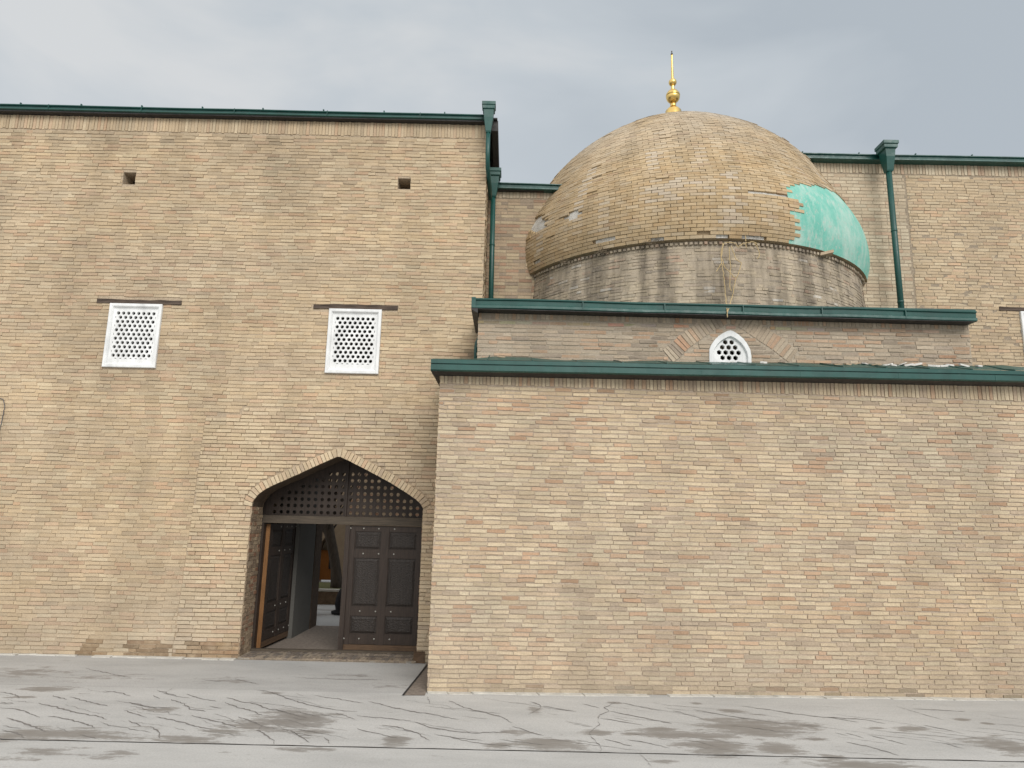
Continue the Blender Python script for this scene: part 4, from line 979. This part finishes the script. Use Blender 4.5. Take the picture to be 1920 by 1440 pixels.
# brick end sticking out of the drum
d = ray(1545, 478); B = -2*(d[0]*DX+d[1]*DY); A = d[0]**2+d[1]**2; Cc = DX**2+DY**2-4.04**2; t = (-B-math.sqrt(B*B-4*A*Cc))/(2*A); p = _C+d*t
mb = MB(); mb.add([(p[0]+a*.13+b*.04, p[1]-.14+b*.2, p[2]+c*.028+a*.035) for a in (-1, 1) for b in (0, 1) for c in (-1, 1)], [(0, 1, 3, 2), (4, 6, 7, 5), (0, 4, 5, 1), (2, 3, 7, 6), (0, 2, 6, 4), (1, 5, 7, 3)])
tag(mb.build('loose_brick', M_CHIPT), 'loose brick sticking out of the drum below the turquoise patch', 'brick')
def chip(p, l, w, h, rz, mat, label, cat, group):
    mb = MB(); k = [(-l/2, -w/2), (l*.1, -w*.6), (l/2, -w*.2), (l*.45, w/2), (-l*.2, w*.55), (-l/2, w*.2)]
    k = [(a*rnd.uniform(.8, 1.2), b*rnd.uniform(.8, 1.2)) for a, b in k]; c, s = math.cos(rz), math.sin(rz)
    ti = rnd.uniform(-.3, .3)
    mb.loft([[(p[0]+a*c-b*s, p[1]+a*s+b*c, p[2]+z+a*ti+b*.25) for a, b in k] for z in (0, h)])
    return tag(mb.build('chip', mat), label, cat, group)
for x, y in ((1572, 685), (1590, 686), (1606, 684), (1622, 686), (1637, 685), (1650, 687), (1663, 686), (1676, 684), (1690, 687), (1704, 687), (1717, 688), (1735, 688), (1752, 689), (1768, 689), (1782, 690), (1808, 690), (1836, 690), (1432, 679), (1370, 677), (940, 671)):
    Yc = rnd.uniform(11.80, 12.0); p = onY(x, y, Yc); zroof = rz(p[0], Yc)+.004
    wt = rnd.random() < .6
    chip((p[0], Yc, zroof), rnd.uniform(.06, .22), rnd.uniform(.05, .12), rnd.uniform(.010, .03), rnd.uniform(-1, 1), M_CHIPW if wt else M_CHIPT,
         'white plaster chip lying on the low green roof' if wt else 'tan brick chip lying on the low green roof', 'rubble', 'white chips on the low roof' if wt else 'tan chips on the low roof')
for x in (1552, 1562, 1573, 1585, 1596, 1604, 1616):
    p = onY(x, 570, 12.22); chip((p[0], 12.15, ugz(p[0])+.015), rnd.uniform(.08, .14), rnd.uniform(.06, .1), rnd.uniform(.03, .055), rnd.uniform(-1, 1), M_CHIPT if rnd.random() < .6 else M_BARK,
         'small rubble lump on the upper roof edge right of the vine', 'rubble', 'rubble on the upper roof edge')
cl = [tuple(onY(x, y, YM-.03)) for x, y in ((-30, 742), (-5, 746), (5.8, 749), (9.3, 761), (7, 772), (4, 786), (0, 803), (-8, 840))]
curve_thing('cable', [cl], .007, M_CABLE, 'thin dark cable looping down the brick wall at the left edge', 'cable')

# ------------------------------------------------------------------ light
w = bpy.data.worlds.new('World'); scene.world = w; w.use_nodes = True; t = w.node_tree
bg = t.nodes['Background']; bg.inputs['Strength'].default_value = .10
EL, AZ = math.radians(35), math.radians(161)     # sun behind the viewer, high, a little to the left... veiled by cloud
sky = N(t, 'ShaderNodeTexSky', sky_type='NISHITA'); sky.sun_disc = False; sky.sun_elevation = EL; sky.sun_rotation = AZ
tc = N(t, 'ShaderNodeTexCoord')
sep = N(t, 'ShaderNodeSeparateXYZ'); L(t, tc.outputs['Generated'], sep.inputs[0])
mp = N(t, 'ShaderNodeMapping'); mp.inputs['Scale'].default_value = (1, 1, 2.2); L(t, tc.outputs['Generated'], mp.inputs[0])
n1 = N(t, 'ShaderNodeTexNoise'); n1.inputs['Scale'].default_value = 2.3; n1.inputs['Detail'].default_value = 5; n1.inputs['Roughness'].default_value = .5; n1.inputs['Distortion'].default_value = .4; L(t, mp.outputs[0], n1.inputs['Vector'])
ax = N(t, 'ShaderNodeMath', operation='MULTIPLY_ADD'); L(t, sep.outputs[0], ax.inputs[0]); ax.inputs[1].default_value = -.40
nc = N(t, 'ShaderNodeMath', operation='MULTIPLY_ADD'); L(t, n1.outputs[0], nc.inputs[0]); nc.inputs[1].default_value = 1.5; nc.inputs[2].default_value = -.25; L(t, nc.outputs[0], ax.inputs[2])
cr = ramp(t, ax.outputs[0], [(.25, (4.85, 5.35, 5.8)), (.55, (5.9, 6.35, 6.7)), (.78, (7.2, 7.35, 7.4))])
# overcast luminance: brighter overhead and behind the viewer, where the veiled sun stands
by = N(t, 'ShaderNodeMath', operation='MULTIPLY_ADD'); L(t, sep.outputs[1], by.inputs[0]); by.inputs[1].default_value = -1.0; by.inputs[2].default_value = .0
bz = N(t, 'ShaderNodeMath', operation='MULTIPLY_ADD'); L(t, sep.outputs[2], bz.inputs[0]); bz.inputs[1].default_value = 1.2; L(t, by.outputs[0], bz.inputs[2])
mr = N(t, 'ShaderNodeMapRange', interpolation_type='SMOOTHSTEP'); L(t, bz.outputs[0], mr.inputs[0]); mr.inputs[1].default_value = .0; mr.inputs[2].default_value = 1.4; mr.inputs[3].default_value = 1.0; mr.inputs[4].default_value = 1.85
wm = N(t, 'ShaderNodeMapRange', interpolation_type='SMOOTHSTEP'); L(t, bz.outputs[0], wm.inputs[0]); wm.inputs[1].default_value = .5; wm.inputs[2].default_value = 1.4
warm = mixc(t, wm.outputs[0], cr.outputs[0], (6.45, 6.35, 6.2))
mul = N(t, 'ShaderNodeVectorMath', operation='SCALE'); L(t, warm, mul.inputs[0]); L(t, mr.outputs[0], mul.inputs['Scale'])
mx = mixc(t, .90, sky.outputs[0], mul.outputs[0]); L(t, mx, bg.inputs[0])
sd = bpy.data.lights.new('sun', 'SUN'); sd.energy = 2.1; sd.angle = math.radians(32); sd.color = (1.0, .965, .92)
so = bpy.data.objects.new('sun', sd); col.objects.link(so)
sv = Vector((math.sin(AZ)*math.cos(EL), math.cos(AZ)*math.cos(EL), math.sin(EL)))
so.rotation_euler = sv.to_track_quat('Z', 'Y').to_euler(); so.location = sv*60
scene.view_settings.view_transform = 'Standard'; scene.view_settings.look = 'None'; scene.view_settings.gamma = 1; scene.view_settings.exposure = 0
scene.view_settings.use_curve_mapping = False
scene.cycles.max_bounces = 8; scene.cycles.diffuse_bounces = 5
